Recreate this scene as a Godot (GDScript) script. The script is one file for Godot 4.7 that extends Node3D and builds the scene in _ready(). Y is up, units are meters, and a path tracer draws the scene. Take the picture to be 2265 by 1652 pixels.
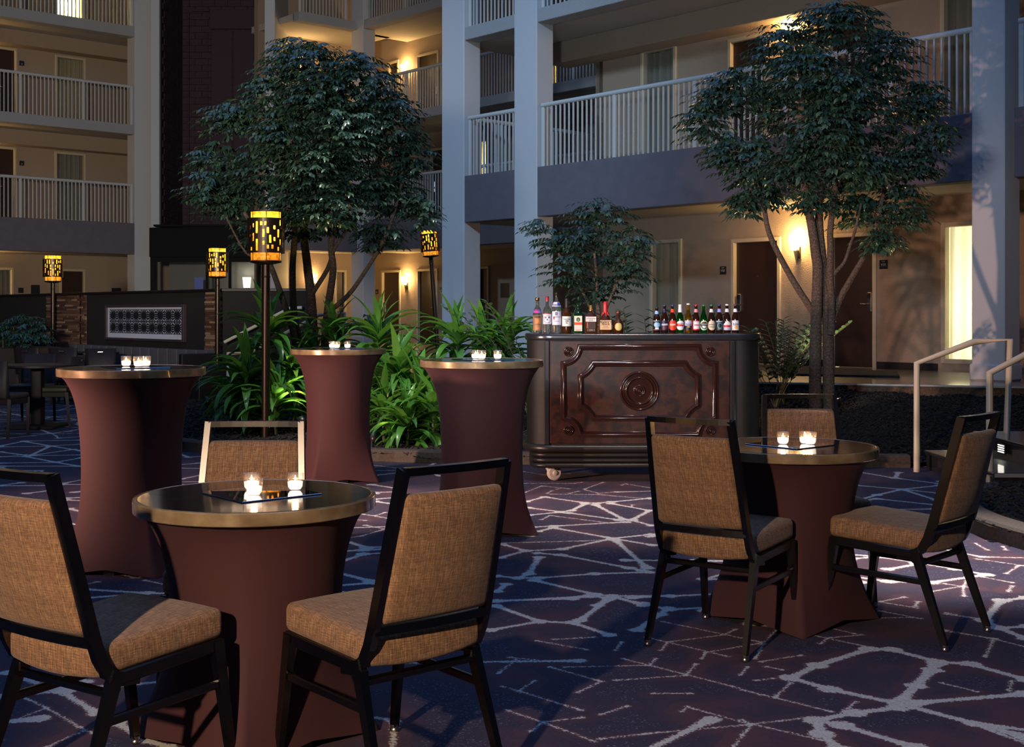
extends Node3D
# A hotel atrium set for an evening reception. World units are metres, y up; d below is depth in front of the camera (world z = -d).
const FOC := 2800.0
const CX := 1132.5
const YH := 690.0
const EYE := 1.37
const FLOOR2 := 4.0
const FLOOR3 := 6.87
const FLOOR4 := 9.74
const DECK := 0.47
var mats := {}
var taken := {}
var rng := RandomNumberGenerator.new()


class MB:
	var st := SurfaceTool.new()

	func _init() -> void:
		st.begin(Mesh.PRIMITIVE_TRIANGLES)

	func flat() -> void:
		st.set_smooth_group(-1)

	func smooth(g := 0) -> void:
		st.set_smooth_group(g)

	func tri(a: Vector3, b: Vector3, c: Vector3, out: Vector3, ua := Vector2.ZERO, ub := Vector2.ZERO, uc := Vector2.ZERO) -> void:
		if (b - a).cross(c - a).dot(out) > 0.0:
			st.set_uv(ua); st.add_vertex(a)
			st.set_uv(uc); st.add_vertex(c)
			st.set_uv(ub); st.add_vertex(b)
		else:
			st.set_uv(ua); st.add_vertex(a)
			st.set_uv(ub); st.add_vertex(b)
			st.set_uv(uc); st.add_vertex(c)

	func quad(a: Vector3, b: Vector3, c: Vector3, d: Vector3, out: Vector3, u0 := Vector2(0, 1), u1 := Vector2(1, 1), u2 := Vector2(1, 0), u3 := Vector2(0, 0)) -> void:
		tri(a, b, c, out, u0, u1, u2)
		tri(a, c, d, out, u0, u2, u3)

	# A box with chamfered edges; xf places it.
	func box(c: Vector3, s: Vector3, b := 0.0, xf := Transform3D.IDENTITY) -> void:
		flat()
		var h := s / 2.0
		b = minf(b, minf(h.x, minf(h.y, h.z)) * 0.95)
		for ax in 3:
			var u := (ax + 1) % 3
			var w := (ax + 2) % 3
			for sg in [-1.0, 1.0]:
				var p := []
				for q in [[-1.0, -1.0], [1.0, -1.0], [1.0, 1.0], [-1.0, 1.0]]:
					var v := Vector3()
					v[ax] = sg * h[ax]
					v[u] = q[0] * (h[u] - b)
					v[w] = q[1] * (h[w] - b)
					p.append(v)
				var o := Vector3()
				o[ax] = sg
				var uvs := [Vector2(0, 1), Vector2(1, 1), Vector2(1, 0), Vector2(0, 0)]
				if ax == 1:
					uvs = [Vector2(0, 1), Vector2(0, 0), Vector2(1, 0), Vector2(1, 1)]
				elif ax == 0:
					uvs = [Vector2(0, 1), Vector2(0, 0), Vector2(1, 0), Vector2(1, 1)]
				quad(xf * (c + p[0]), xf * (c + p[1]), xf * (c + p[2]), xf * (c + p[3]), xf.basis * o, uvs[0], uvs[1], uvs[2], uvs[3])
		if b <= 0.0:
			return
		for ax in 3:
			var u := (ax + 1) % 3
			var w := (ax + 2) % 3
			for q in [[-1.0, -1.0], [1.0, -1.0], [1.0, 1.0], [-1.0, 1.0]]:
				var p := []
				for e in [[-1.0, 0], [1.0, 0], [1.0, 1], [-1.0, 1]]:
					var v := Vector3()
					v[ax] = e[0] * (h[ax] - b)
					v[u] = q[0] * (h[u] - (0.0 if e[1] == 0 else b))
					v[w] = q[1] * (h[w] - (b if e[1] == 0 else 0.0))
					p.append(v)
				var o := Vector3()
				o[u] = q[0]
				o[w] = q[1]
				quad(xf * (c + p[0]), xf * (c + p[1]), xf * (c + p[2]), xf * (c + p[3]), xf.basis * o)
		for sx in [-1.0, 1.0]:
			for sy in [-1.0, 1.0]:
				for sz in [-1.0, 1.0]:
					var s3 := Vector3(sx, sy, sz)
					var hb := h - Vector3(b, b, b)
					tri(xf * (c + s3 * Vector3(h.x, hb.y, hb.z)), xf * (c + s3 * Vector3(hb.x, h.y, hb.z)), xf * (c + s3 * Vector3(hb.x, hb.y, h.z)), xf.basis * s3)

	# Box given by two corners.
	func bb(a: Vector3, b: Vector3, bev := 0.0, xf := Transform3D.IDENTITY) -> void:
		box((a + b) / 2.0, (b - a).abs(), bev, xf)

	# A tapered tube along points; sides may be 4 for square bars.
	func tube(p: Array, r: Array, n := 8, cap := true, turn := 0.0, aspect := 1.0, side := Vector3.ZERO) -> void:
		var rings := []
		var up := side
		for i in p.size():
			var t: Vector3 = (p[mini(i + 1, p.size() - 1)] - p[maxi(i - 1, 0)]).normalized()
			if up == Vector3.ZERO:
				up = t.cross(Vector3(0.31, 0.12, 0.94)).normalized()
			up = (up - t * up.dot(t)).normalized()
			var bi := t.cross(up)
			var rr: float = r[mini(i, r.size() - 1)]
			var ring := []
			for k in n:
				var a := TAU * (k + 0.5) / n + turn
				ring.append(p[i] + (up * cos(a) * aspect + bi * sin(a)) * rr)
			rings.append(ring)
		if n <= 4:
			flat()
		else:
			smooth(1)
		for i in p.size() - 1:
			for k in n:
				var k2 := (k + 1) % n
				var a: Vector3 = rings[i][k]
				var c: Vector3 = rings[i + 1][k2]
				quad(a, rings[i][k2], c, rings[i + 1][k], (a + c) / 2.0 - (p[i] + p[i + 1]) / 2.0 + (rings[i][k2] - a) * 0.0)
		if cap:
			flat()
			for e in [[0, 1], [p.size() - 1, p.size() - 2]]:
				var o: Vector3 = p[e[0]] - p[e[1]]
				for k in n:
					tri(p[e[0]], rings[e[0]][k], rings[e[0]][(k + 1) % n], o)

	# Profile of (radius, height) turned about local y; goes from the bottom up the outside.
	func lathe(pr: Array, n := 16, xf := Transform3D.IDENTITY, facets := false, a0 := 0.0, a1 := TAU) -> void:
		for i in pr.size() - 1:
			var p: Vector2 = pr[i]
			var q: Vector2 = pr[i + 1]
			if p.is_equal_approx(q):
				continue
			var e := q - p
			if facets:
				smooth(2 + i)
			else:
				smooth(1)
			for k in n:
				var t0 := lerpf(a0, a1, float(k) / n)
				var t1 := lerpf(a0, a1, float(k + 1) / n)
				var c0 := Vector3(cos(t0), 0, sin(t0))
				var c1 := Vector3(cos(t1), 0, sin(t1))
				var o := (c0 + c1).normalized() * e.y + Vector3(0, -e.x, 0)
				var v0 := 1.0 - float(i) / (pr.size() - 1)
				var v1 := 1.0 - float(i + 1) / (pr.size() - 1)
				var u0 := 1.0 - float(k) / n
				var u1 := 1.0 - float(k + 1) / n
				var a := xf * (c0 * p.x + Vector3(0, p.y, 0))
				var b := xf * (c1 * p.x + Vector3(0, p.y, 0))
				var c := xf * (c1 * q.x + Vector3(0, q.y, 0))
				var d := xf * (c0 * q.x + Vector3(0, q.y, 0))
				var w := xf.basis * o
				if p.x > 1e-6:
					tri(a, b, c, w, Vector2(u0, v0), Vector2(u1, v0), Vector2(u1, v1))
				if q.x > 1e-6:
					tri(a, c, d, w, Vector2(u0, v0), Vector2(u1, v1), Vector2(u0, v1))

	# Rows of points joined to a skin; out points away from mid (or along dir when given).
	func skin(rows: Array, closed: bool, mid: Vector3, dir := Vector3.ZERO) -> void:
		smooth(1)
		for i in rows.size() - 1:
			var n: int = rows[i].size()
			for k in (n if closed else n - 1):
				var k2 := (k + 1) % n
				var a: Vector3 = rows[i][k]
				var b: Vector3 = rows[i][k2]
				var c: Vector3 = rows[i + 1][k2]
				var d: Vector3 = rows[i + 1][k]
				var o := dir
				if dir == Vector3.ZERO:
					o = (a + c) / 2.0 - mid
					o.y *= 0.15
				var u := float(k) / n
				var u2 := float(k + 1) / n
				var v := float(i) / (rows.size() - 1)
				var v2 := float(i + 1) / (rows.size() - 1)
				quad(a, b, c, d, o, Vector2(u, v), Vector2(u2, v), Vector2(u2, v2), Vector2(u, v2))

	# Outline in (x, z) raised from y0 to y1.
	func prism(o: PackedVector2Array, y0: float, y1: float, xf := Transform3D.IDENTITY, sm := false) -> void:
		var mid := Vector2.ZERO
		for p in o:
			mid += p / o.size()
		if sm:
			smooth(3)
		else:
			flat()
		for i in o.size():
			var p := o[i]
			var q := o[(i + 1) % o.size()]
			var e := q - p
			var nn := Vector2(e.y, -e.x)
			if Geometry2D.is_polygon_clockwise(o):
				nn = -nn
			quad(xf * Vector3(p.x, y0, p.y), xf * Vector3(q.x, y0, q.y), xf * Vector3(q.x, y1, q.y), xf * Vector3(p.x, y1, p.y), xf.basis * Vector3(nn.x, 0, nn.y))
		flat()
		var t := Geometry2D.triangulate_polygon(o)
		for i in range(0, t.size(), 3):
			for e in [[y0, -1.0], [y1, 1.0]]:
				var w := []
				for k in 3:
					w.append(xf * Vector3(o[t[i + k]].x, e[0], o[t[i + k]].y))
				tri(w[0], w[1], w[2], xf.basis * Vector3(0, e[1], 0))

	# Cushion: a box with round edges, bent by the callable.
	func cushion(s: Vector3, r: float, bend: Callable, n := 6) -> void:
		smooth(1)
		var h := s / 2.0
		for ax in 3:
			var u := (ax + 1) % 3
			var w := (ax + 2) % 3
			var us := _steps(h[u], r, n)
			var ws := _steps(h[w], r, n)
			for sg in [-1.0, 1.0]:
				for i in us.size() - 1:
					for j in ws.size() - 1:
						var p := []
						for q in [[i, j], [i + 1, j], [i + 1, j + 1], [i, j + 1]]:
							var v := Vector3()
							v[ax] = sg * h[ax]
							v[u] = us[q[0]]
							v[w] = ws[q[1]]
							var c := v.clamp(Vector3(r, r, r) - h, h - Vector3(r, r, r))
							p.append(bend.call(c + (v - c).normalized() * r))
						var o := Vector3()
						o[ax] = sg
						quad(p[0], p[1], p[2], p[3], o * 0.02 + (p[0] + p[2]) * 0.0)

	func _steps(h: float, r: float, n: int) -> Array:
		var a := []
		for k in 3:
			a.append(-h + r * k / 3.0)
		for k in n + 1:
			a.append(lerpf(-h + r, h - r, float(k) / n))
		for k in 3:
			a.append(h - r + r * (k + 1) / 3.0)
		return a

	func done(m: Material) -> ArrayMesh:
		st.generate_normals()
		st.index()
		var a := st.commit()
		a.surface_set_material(0, m)
		return a


func V(x: float, h: float, d: float) -> Vector3:
	return Vector3(x, h, -d)


# The point at height h that the lens puts at that pixel: its distance follows from the ground it stands on.
func gp(px: float, py: float, h := 0.0) -> Vector3:
	var d := (EYE - h) * FOC / (py - YH)
	return V((px - CX) * d / FOC, h, d)


func dp(px: float, py: float, d: float) -> Vector3:
	return V((px - CX) * d / FOC, EYE - (py - YH) * d / FOC, d)


func numbered(n: String) -> String:
	if not taken.has(n):
		taken[n] = 0
		return n
	taken[n] += 1
	return "%s_%03d" % [n, taken[n]]


func tag(o: Node, label: String, category: String, group := "") -> Node:
	if label:
		o.set_meta("label", label)
	if category:
		o.set_meta("category", category)
	if group:
		o.set_meta("group", group)
	return o


func thing(called: String, label: String, category: String, xf := Transform3D.IDENTITY, group := "") -> Node3D:
	var o := Node3D.new()
	o.name = numbered(called)
	add_child(o)
	o.transform = xf
	tag(o, label, category, group)
	return o


func at(p: Vector3, turn := 0.0) -> Transform3D:
	return Transform3D(Basis(Vector3.UP, turn), p)


func put(called: String, mesh: Mesh, parent: Node, xf := Transform3D.IDENTITY, m: Material = null) -> MeshInstance3D:
	var o := MeshInstance3D.new()
	o.name = numbered(called) if parent == self else called
	o.mesh = mesh
	if m:
		o.material_override = m
	o.transform = xf
	parent.add_child(o, true)
	return o


func part(called: String, mb: MB, m: Material, parent: Node, xf := Transform3D.IDENTITY) -> MeshInstance3D:
	return put(called, mb.done(m), parent, xf)


func struct(called: String, mb: MB, m: Material, xf := Transform3D.IDENTITY) -> MeshInstance3D:
	var o := put(called, mb.done(m), self, xf)
	o.set_meta("kind", "structure")
	return o


func struct_node(called: String, xf := Transform3D.IDENTITY) -> Node3D:
	var o := Node3D.new()
	o.name = numbered(called)
	o.transform = xf
	o.set_meta("kind", "structure")
	add_child(o)
	return o


func copy(o: Node3D, xf: Transform3D, label := "", group := "") -> Node3D:
	var c: Node3D = o.duplicate()
	var base := String(o.name)
	c.name = numbered(base)
	add_child(c)
	c.transform = xf
	if label:
		c.set_meta("label", label)
	if group:
		c.set_meta("group", group)
	return c


func stuff(o: Node) -> Node:
	o.set_meta("kind", "stuff")
	return o


# ---- materials -------------------------------------------------------------------------------------------------------------------
func lin(r: float, g: float, b: float) -> Color:
	return Color(r, g, b).linear_to_srgb()


func mat(n: String, c: Color, rough := 0.6, metal := 0.0) -> StandardMaterial3D:
	if mats.has(n):
		return mats[n]
	var m := StandardMaterial3D.new()
	m.resource_name = n
	m.albedo_color = c
	m.roughness = rough
	m.metallic = metal
	mats[n] = m
	return m


func noise_tex(freq: float, ramp: Array, seed_ := 1, size := 256, oct := 4, type := FastNoiseLite.TYPE_SIMPLEX_SMOOTH) -> NoiseTexture2D:
	var t := NoiseTexture2D.new()
	var n := FastNoiseLite.new()
	n.noise_type = type
	n.frequency = freq
	n.seed = seed_
	n.fractal_octaves = oct
	t.noise = n
	t.width = size
	t.height = size
	t.seamless = true
	if ramp.size():
		var g := Gradient.new()
		var off := PackedFloat32Array()
		var col := PackedColorArray()
		for r in ramp:
			off.append(r[0])
			col.append(r[1])
		g.offsets = off
		g.colors = col
		t.color_ramp = g
	return t


func tri_map(m: StandardMaterial3D, tex: Texture2D, per_metre: float, world := false) -> StandardMaterial3D:
	m.albedo_texture = tex
	m.uv1_triplanar = true
	m.uv1_world_triplanar = world
	m.uv1_scale = Vector3.ONE * per_metre
	return m


func relief(m: StandardMaterial3D, tex: Texture2D, cm: float) -> StandardMaterial3D:
	m.heightmap_enabled = true
	m.heightmap_texture = tex
	m.heightmap_scale = cm
	return m


func glow(n: String, c: Color, e: float, base := Color(1, 1, 1)) -> StandardMaterial3D:
	var m := mat(n, base, 0.6)
	m.emission_enabled = true
	m.emission = c
	m.emission_energy_multiplier = e
	return m


# ---- walls seen at an angle: a plane through o (x, d) running to the picture's right along dir ------------------------------------------
func plane(x: float, d: float, dir: Vector2) -> Dictionary:
	dir = dir.normalized()
	return {"o": Vector2(x, d), "dir": dir, "n": Vector2(-dir.y, dir.x)}


func pl_s(pl: Dictionary, px: float, off := 0.0) -> float:
	var u := (px - CX) / FOC
	var o: Vector2 = pl.o + pl.n * off
	return (u * o.y - o.x) / (pl.dir.x - u * pl.dir.y)


func pl_h(pl: Dictionary, s: float, off: float, py: float) -> float:
	var d: float = (pl.o + pl.n * off + pl.dir * s).y
	return EYE - (py - YH) * d / FOC


# Local axes on that plane: x along it, y up, z towards the viewer's side.
func pl_xf(pl: Dictionary, s := 0.0, off := 0.0, h := 0.0) -> Transform3D:
	var p: Vector2 = pl.o + pl.n * off + pl.dir * s
	var x := Vector3(pl.dir.x, 0, -pl.dir.y)
	return Transform3D(Basis(x, Vector3.UP, x.cross(Vector3.UP)), V(p.x, h, p.y))


func _ready() -> void:
	rng.seed = 7
	set_camera()
	set_light()
	make_materials()
	make_floor()
	make_shell()
	make_beds()
	make_steps()
	make_partition()
	make_tables()
	make_chairs()
	make_bar()
	make_bottles()
	make_torches()
	make_trees()
	make_plants()
	make_dining()


func set_camera() -> void:
	var c := Camera3D.new()
	c.name = "camera"
	c.projection = Camera3D.PROJECTION_FRUSTUM
	c.near = 0.1
	c.far = 200.0
	c.size = 0.1 * 1652.0 / FOC
	c.frustum_offset = Vector2(0, -0.1 * (826.0 - YH) / FOC)
	c.position = Vector3(0, EYE, 0)
	add_child(c)
	c.current = true


func lamp_spot(called: String, p: Vector3, aim: Vector3, c: Color, e: float, angle: float, soft := 0.6, size := 0.08) -> SpotLight3D:
	var l := SpotLight3D.new()
	l.name = called
	add_child(l, true)
	l.look_at_from_position(p, aim, Vector3.UP if absf((aim - p).normalized().y) < 0.95 else Vector3.RIGHT)
	l.light_color = c
	l.light_energy = e
	l.spot_angle = angle
	l.spot_angle_attenuation = soft
	l.spot_range = 60.0
	l.spot_attenuation = 2.0
	l.light_size = size
	l.shadow_enabled = true
	return l


func omni(called: String, p: Vector3, c: Color, e: float, parent: Node = self, size := 0.02) -> OmniLight3D:
	var l := OmniLight3D.new()
	l.name = called
	parent.add_child(l, true)
	l.position = p
	l.light_color = c
	l.light_energy = e
	l.omni_range = 40.0
	l.omni_attenuation = 2.0
	l.light_size = size
	l.shadow_enabled = true
	return l


func set_light() -> void:
	var we := WorldEnvironment.new()
	we.name = "world"
	var e := Environment.new()
	e.background_mode = Environment.BG_SKY
	var sky := Sky.new()
	var sm := ProceduralSkyMaterial.new()
	# dusk above the glazed atrium roof
	sm.sky_top_color = Color(0.40, 0.555, 0.80)
	sm.sky_horizon_color = Color(0.43, 0.575, 0.79)
	sm.ground_horizon_color = Color(0.1, 0.1, 0.14)
	sm.ground_bottom_color = Color(0.05, 0.05, 0.07)
	sm.sun_angle_max = 1.0
	sm.energy_multiplier = 1.0
	sky.sky_material = sm
	e.sky = sky
	e.background_energy_multiplier = SKY_E
	e.tonemap_mode = Environment.TONE_MAPPER_LINEAR
	e.tonemap_exposure = 1.0
	e.sdfgi_enabled = true
	e.ssao_enabled = true
	e.ssil_enabled = true
	we.environment = e
	add_child(we)
	# stage lights on stands and rails outside the picture, some of them added
	lamp_spot("stand_spotlight", V(-1.8, 2.25, -0.5), V(0.7, 0.42, 6.0), Color(1.0, 0.87, 0.74), 24.0, 22.0, 0.35, 0.06)
	lamp_spot("rail_spotlight", V(-6.4, 1.5, 4.5), V(-1.55, 0.75, 9.3), Color(1.0, 0.80, 0.70), 100.0, 24.0, 0.9, 0.08)
	lamp_spot("ceiling_spotlight", V(2.9, 9.0, 8.6), V(2.25, 0.0, 7.1), Color(1.0, 0.93, 0.90), 190.0, 8.5, 0.8, 0.12)
	lamp_spot("ceiling_spotlight", V(-0.9, 10.0, 9.6), V(-0.8, 0.0, 9.0), Color(1.0, 0.93, 0.90), 105.0, 6.5, 0.9, 0.12)
	lamp_spot("ceiling_spotlight", V(1.6, 10.0, 7.0), V(1.1, 0.4, 9.9), Color(1.0, 0.90, 0.82), 38.0, 11.0, 0.9, 0.12)
	lamp_spot("ceiling_spotlight", V(0.9, 10.0, 9.4), V(0.65, 0.0, 8.5), Color(1.0, 0.92, 0.88), 75.0, 8.0, 0.9, 0.12)
	lamp_spot("ceiling_spotlight", V(-1.6, 10.5, 9.6), V(-1.2, 0.7, 13.0), Color(1.0, 0.97, 0.92), 95.0, 11.0, 0.9, 0.12)
	lamp_spot("ceiling_spotlight", V(-6.0, 11.0, 8.0), V(0.0, 2.5, 27.0), Color(0.74, 0.87, 1.0), 150.0, 20.0, 0.9, 0.5)  # added cool fill for the columns, stands for no known ceiling lamp
	# long-throw head beside the photographer, then one added to brighten the left wing
	lamp_spot("stand_spotlight", V(-2.6, 2.7, -1.0), V(3.4, 3.4, 21.0), Color(0.86, 0.93, 1.0), 100.0, 16.5, 0.9, 0.45)
	lamp_spot("stand_spotlight", V(-2.9, 2.7, -1.0), V(-9.5, 6.6, 36.0), Color(1.0, 0.95, 0.87), 300.0, 17.0, 0.9, 0.45)


const SKY_E := 1.08


func warped_tex(freq: float, ramp: Array, seed_ := 1, size := 512, oct := 5) -> NoiseTexture2D:
	var t := noise_tex(freq, ramp, seed_, size, oct)
	var n: FastNoiseLite = t.noise
	n.fractal_lacunarity = 2.4
	n.fractal_gain = 0.62
	n.domain_warp_enabled = true
	n.domain_warp_amplitude = 46.0
	n.domain_warp_frequency = 0.012
	return t


func linen() -> ImageTexture:
	var n := 256
	var im := Image.create(n, n, false, Image.FORMAT_RGB8)
	var r := RandomNumberGenerator.new()
	r.seed = 11
	var warp := []
	var weft := []
	for i in n:
		warp.append(r.randf())
		weft.append(r.randf())
	var slub := FastNoiseLite.new()
	slub.frequency = 0.03
	slub.seed = 5
	for y in n:
		for x in n:
			var a: float = warp[x]
			var b: float = weft[y]
			var over := (x / 2 + y / 2) % 2 == 0
			var s := slub.get_noise_2d(x * 3.0, y * 0.25) * 0.5 + slub.get_noise_2d(x * 0.3 + 900.0, y * 3.0) * 0.35
			var t := clampf((a if over else b) * 0.5 + 0.25 + s * 0.8 + (r.randf() - 0.5) * 0.30, 0.0, 1.0)
			im.set_pixel(x, y, Color(0.20, 0.125, 0.08).lerp(Color(0.80, 0.62, 0.45), t))
	return ImageTexture.create_from_image(im)


func make_materials() -> void:
	var grain := noise_tex(0.12, [], 3, 256, 3)
	mat("white_paint", lin(0.55, 0.54, 0.54), 0.7)
	relief(tri_map(mat("stucco", lin(0.50, 0.49, 0.48), 0.85), noise_tex(0.2, [[0.0, Color(0.86, 0.86, 0.86)], [1.0, Color(1, 1, 1)]], 4), 2.2), grain, 1.2)
	var wallp := tri_map(mat("wall_plaster", lin(0.40, 0.30, 0.215), 0.8), noise_tex(0.25, [[0.0, Color(0.9, 0.9, 0.9)], [1.0, Color(1, 1, 1)]], 9), 1.6)
	relief(wallp, grain, 0.7)
	mat("soffit", lin(0.46, 0.42, 0.37), 0.85)
	tri_map(mat("fascia", lin(0.15, 0.13, 0.15), 0.75), noise_tex(0.02, [[0.0, Color(0.93, 0.93, 0.93)], [1.0, Color(1, 1, 1)]], 2), 0.6)
	mat("rail_paint", lin(0.55, 0.55, 0.53), 0.4)
	mat("door_wood", lin(0.030, 0.012, 0.007), 0.45)
	mat("frame_paint", lin(0.50, 0.42, 0.30), 0.5)
	mat("baseboard", lin(0.012, 0.009, 0.008), 0.5)
	mat("steel", lin(0.45, 0.44, 0.42), 0.25, 1.0)
	mat("black_plastic", lin(0.012, 0.012, 0.014), 0.35)
	mat("sign_face", lin(0.014, 0.016, 0.02), 0.4)
	mat("sign_text", lin(0.6, 0.6, 0.58), 0.6)
	var sheer := mat("curtain_cloth", lin(0.24, 0.235, 0.20), 0.9)
	sheer.backlight_enabled = true
	sheer.backlight = Color(0.9, 0.88, 0.75)
	var pane := mat("pane_glass", Color(0.6, 0.65, 0.7, 0.02), 0.03)
	pane.transparency = BaseMaterial3D.TRANSPARENCY_ALPHA
	var cup := mat("cup_glass", Color(1, 1, 1, 0.012), 0.02)
	cup.transparency = BaseMaterial3D.TRANSPARENCY_ALPHA
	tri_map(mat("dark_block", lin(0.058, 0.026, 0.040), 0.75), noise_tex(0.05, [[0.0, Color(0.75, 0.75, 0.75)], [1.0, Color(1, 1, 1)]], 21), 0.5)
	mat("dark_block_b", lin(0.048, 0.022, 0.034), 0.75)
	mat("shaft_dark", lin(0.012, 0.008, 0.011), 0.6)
	mat("header_black", lin(0.003, 0.0025, 0.003), 0.9)
	# chairs, tables
	var fab := tri_map(mat("linen", Color(1, 1, 1), 0.85), linen(), 10.5)
	fab.rim_enabled = true
	fab.rim = 0.25
	mat("bronze_frame", lin(0.115, 0.106, 0.099), 0.27, 1.0)
	mat("glide", lin(0.5, 0.48, 0.45), 0.3, 1.0)
	var cl := tri_map(mat("spandex", lin(0.066, 0.0175, 0.0195), 0.8), noise_tex(0.5, [[0.0, Color(0.86, 0.86, 0.86)], [1.0, Color(1, 1, 1)]], 14, 256, 2), 9.0)
	cl.rim_enabled = true
	cl.rim = 0.35
	cl.rim_tint = 0.7
	var rim_m := tri_map(mat("table_rim", lin(0.56, 0.42, 0.25), 0.24, 0.35), noise_tex(0.015, [[0.0, Color(0.6, 0.56, 0.5)], [1.0, Color(1, 1, 1)]], 31), 2.0)
	rim_m.roughness = 0.22
	rim_m.clearcoat_enabled = true
	rim_m.clearcoat = 0.8
	rim_m.clearcoat_roughness = 0.06
	var top := tri_map(mat("table_top", Color(1, 1, 1), 0.12), noise_tex(0.015, [[0.0, lin(0.010, 0.008, 0.008)], [0.55, lin(0.022, 0.017, 0.015)], [1.0, lin(0.035, 0.028, 0.025)]], 33), 1.5)
	top.clearcoat_enabled = true
	top.clearcoat = 0.6
	top.clearcoat_roughness = 0.08
	mat("mirror", lin(0.82, 0.84, 0.86), 0.02, 1.0)
	mat("mirror_edge", lin(0.05, 0.09, 0.10), 0.1)
	glow("wax_glow_candle", Color(1.0, 0.95, 0.90), 0.95, Color(0.95, 0.93, 0.9))
	glow("flame", Color(1.0, 0.86, 0.6), 9.0)
	# bar
	var burl := tri_map(mat("burl_wood", Color(1, 1, 1), 0.38), warped_tex(0.010, [[0.25, lin(0.012, 0.006, 0.005)], [0.45, lin(0.026, 0.009, 0.006)], [0.6, lin(0.046, 0.014, 0.007)], [0.8, lin(0.034, 0.011, 0.007)]], 41, 512, 6), 1.1)
	burl.clearcoat_enabled = true
	burl.clearcoat = 0.18
	burl.clearcoat_roughness = 0.15
	mat("moulding_wood", lin(0.026, 0.010, 0.007), 0.14)
	relief(mat("bar_vinyl", lin(0.009, 0.0088, 0.009), 0.42), noise_tex(0.4, [], 43, 256, 2), 0.25).uv1_triplanar = true
	mats["bar_vinyl"].uv1_scale = Vector3.ONE * 6.0
	mat("bar_metal", lin(0.10, 0.10, 0.11), 0.22, 0.85)
	mat("bar_black", lin(0.014, 0.013, 0.012), 0.38)
	mat("caster_wheel", lin(0.62, 0.58, 0.52), 0.4)
	# torches
	mat("torch_metal", lin(0.065, 0.047, 0.037), 0.36, 0.85)
	var mica := tri_map(mat("mica", Color(1, 1, 1), 0.35), noise_tex(0.03, [[0.2, lin(0.60, 0.25, 0.02)], [0.5, lin(0.93, 0.58, 0.08)], [0.85, lin(0.98, 0.74, 0.18)]], 51, 256, 5), 3.0)
	mica.backlight_enabled = true
	mica.backlight = Color(1, 1, 1)
	glow("bulb_torch", Color(1.0, 0.78, 0.42), 12.0)
	glow("sconce_shade_lamp", Color(1.0, 0.90, 0.68), 2.6)
	glow("lobby_lamp", Color(1.0, 0.97, 0.86), 2.4)
	mat("sconce_metal", lin(0.10, 0.085, 0.06), 0.3, 0.9)
	# ground
	mat("kerb", lin(0.085, 0.068, 0.052), 0.75)
	tri_map(mats["kerb"], noise_tex(0.08, [[0.0, Color(0.7, 0.7, 0.7)], [1.0, Color(1, 1, 1)]], 61), 1.5)
	relief(tri_map(mat("mulch", Color(1, 1, 1), 0.9), noise_tex(0.1, [[0.2, lin(0.006, 0.005, 0.005)], [0.7, lin(0.02, 0.016, 0.014)]], 63), 2.0), noise_tex(0.15, [], 64), 3.0)
	var gran := tri_map(mat("granite", Color(1, 1, 1), 0.08), noise_tex(0.3, [[0.0, lin(0.006, 0.006, 0.007)], [0.8, lin(0.018, 0.018, 0.02)], [1.0, lin(0.06, 0.06, 0.065)]], 65), 1.5)
	gran.clearcoat_enabled = true
	mat("granite_edge", lin(0.30, 0.29, 0.28), 0.3)
	relief(tri_map(mat("concrete", lin(0.20, 0.14, 0.10), 0.9), noise_tex(0.06, [[0.0, Color(0.55, 0.52, 0.5)], [1.0, Color(1, 1, 1)]], 66), 1.2), grain, 1.0)
	mat("cream_pipe", lin(0.60, 0.56, 0.43), 0.35)
	# partition corner
	tri_map(mat("partition_cloth", lin(0.014, 0.011, 0.009), 0.85), noise_tex(0.3, [[0.0, Color(0.8, 0.8, 0.8)], [1.0, Color(1, 1, 1)]], 71), 2.0)
	mat("partition_cap", lin(0.010, 0.006, 0.005), 0.45)
	mat("strip_a", lin(0.14, 0.066, 0.040), 0.6)
	mat("strip_b", lin(0.085, 0.038, 0.025), 0.6)
	mat("strip_c", lin(0.34, 0.21, 0.13), 0.6)
	mat("strip_d", lin(0.20, 0.11, 0.066), 0.6)
	mat("banquette", lin(0.085, 0.08, 0.09), 0.8)
	mat("booth_black", lin(0.010, 0.008, 0.008), 0.5)
	mat("dining_wood", lin(0.010, 0.0035, 0.003), 0.6)
	mat("dining_seat", lin(0.035, 0.03, 0.022), 0.5)
	# plants
	mat("leaf_dark", lin(0.024, 0.054, 0.039), 0.32)
	mat("leaf_mid", lin(0.043, 0.092, 0.062), 0.32)
	mat("leaf_light", lin(0.085, 0.135, 0.085), 0.32)
	var mm := mat("foliage", Color(1, 1, 1), 0.32)
	mm.vertex_color_use_as_albedo = true
	for k in ["leaf_dark", "leaf_mid", "leaf_light", "foliage"]:
		mats[k].backlight_enabled = true
		mats[k].backlight = Color(0.25, 0.3, 0.1)
		mats[k].metallic_specular = 0.6
		mats[k].roughness = 0.27
	mat("strap_a", lin(0.055, 0.19, 0.032), 0.3)
	mat("strap_b", lin(0.095, 0.27, 0.042), 0.3)
	mat("strap_c", lin(0.035, 0.13, 0.030), 0.3)
	for k in ["strap_a", "strap_b", "strap_c"]:
		mats[k].backlight_enabled = true
		mats[k].backlight = Color(0.35, 0.5, 0.15)
	relief(tri_map(mat("bark", Color(1, 1, 1), 0.85), noise_tex(0.06, [[0.2, lin(0.055, 0.036, 0.026)], [0.8, lin(0.17, 0.115, 0.083)]], 81), 2.5), noise_tex(0.1, [], 82), 1.0)
	mat("stem_green", lin(0.06, 0.07, 0.03), 0.6)


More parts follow.
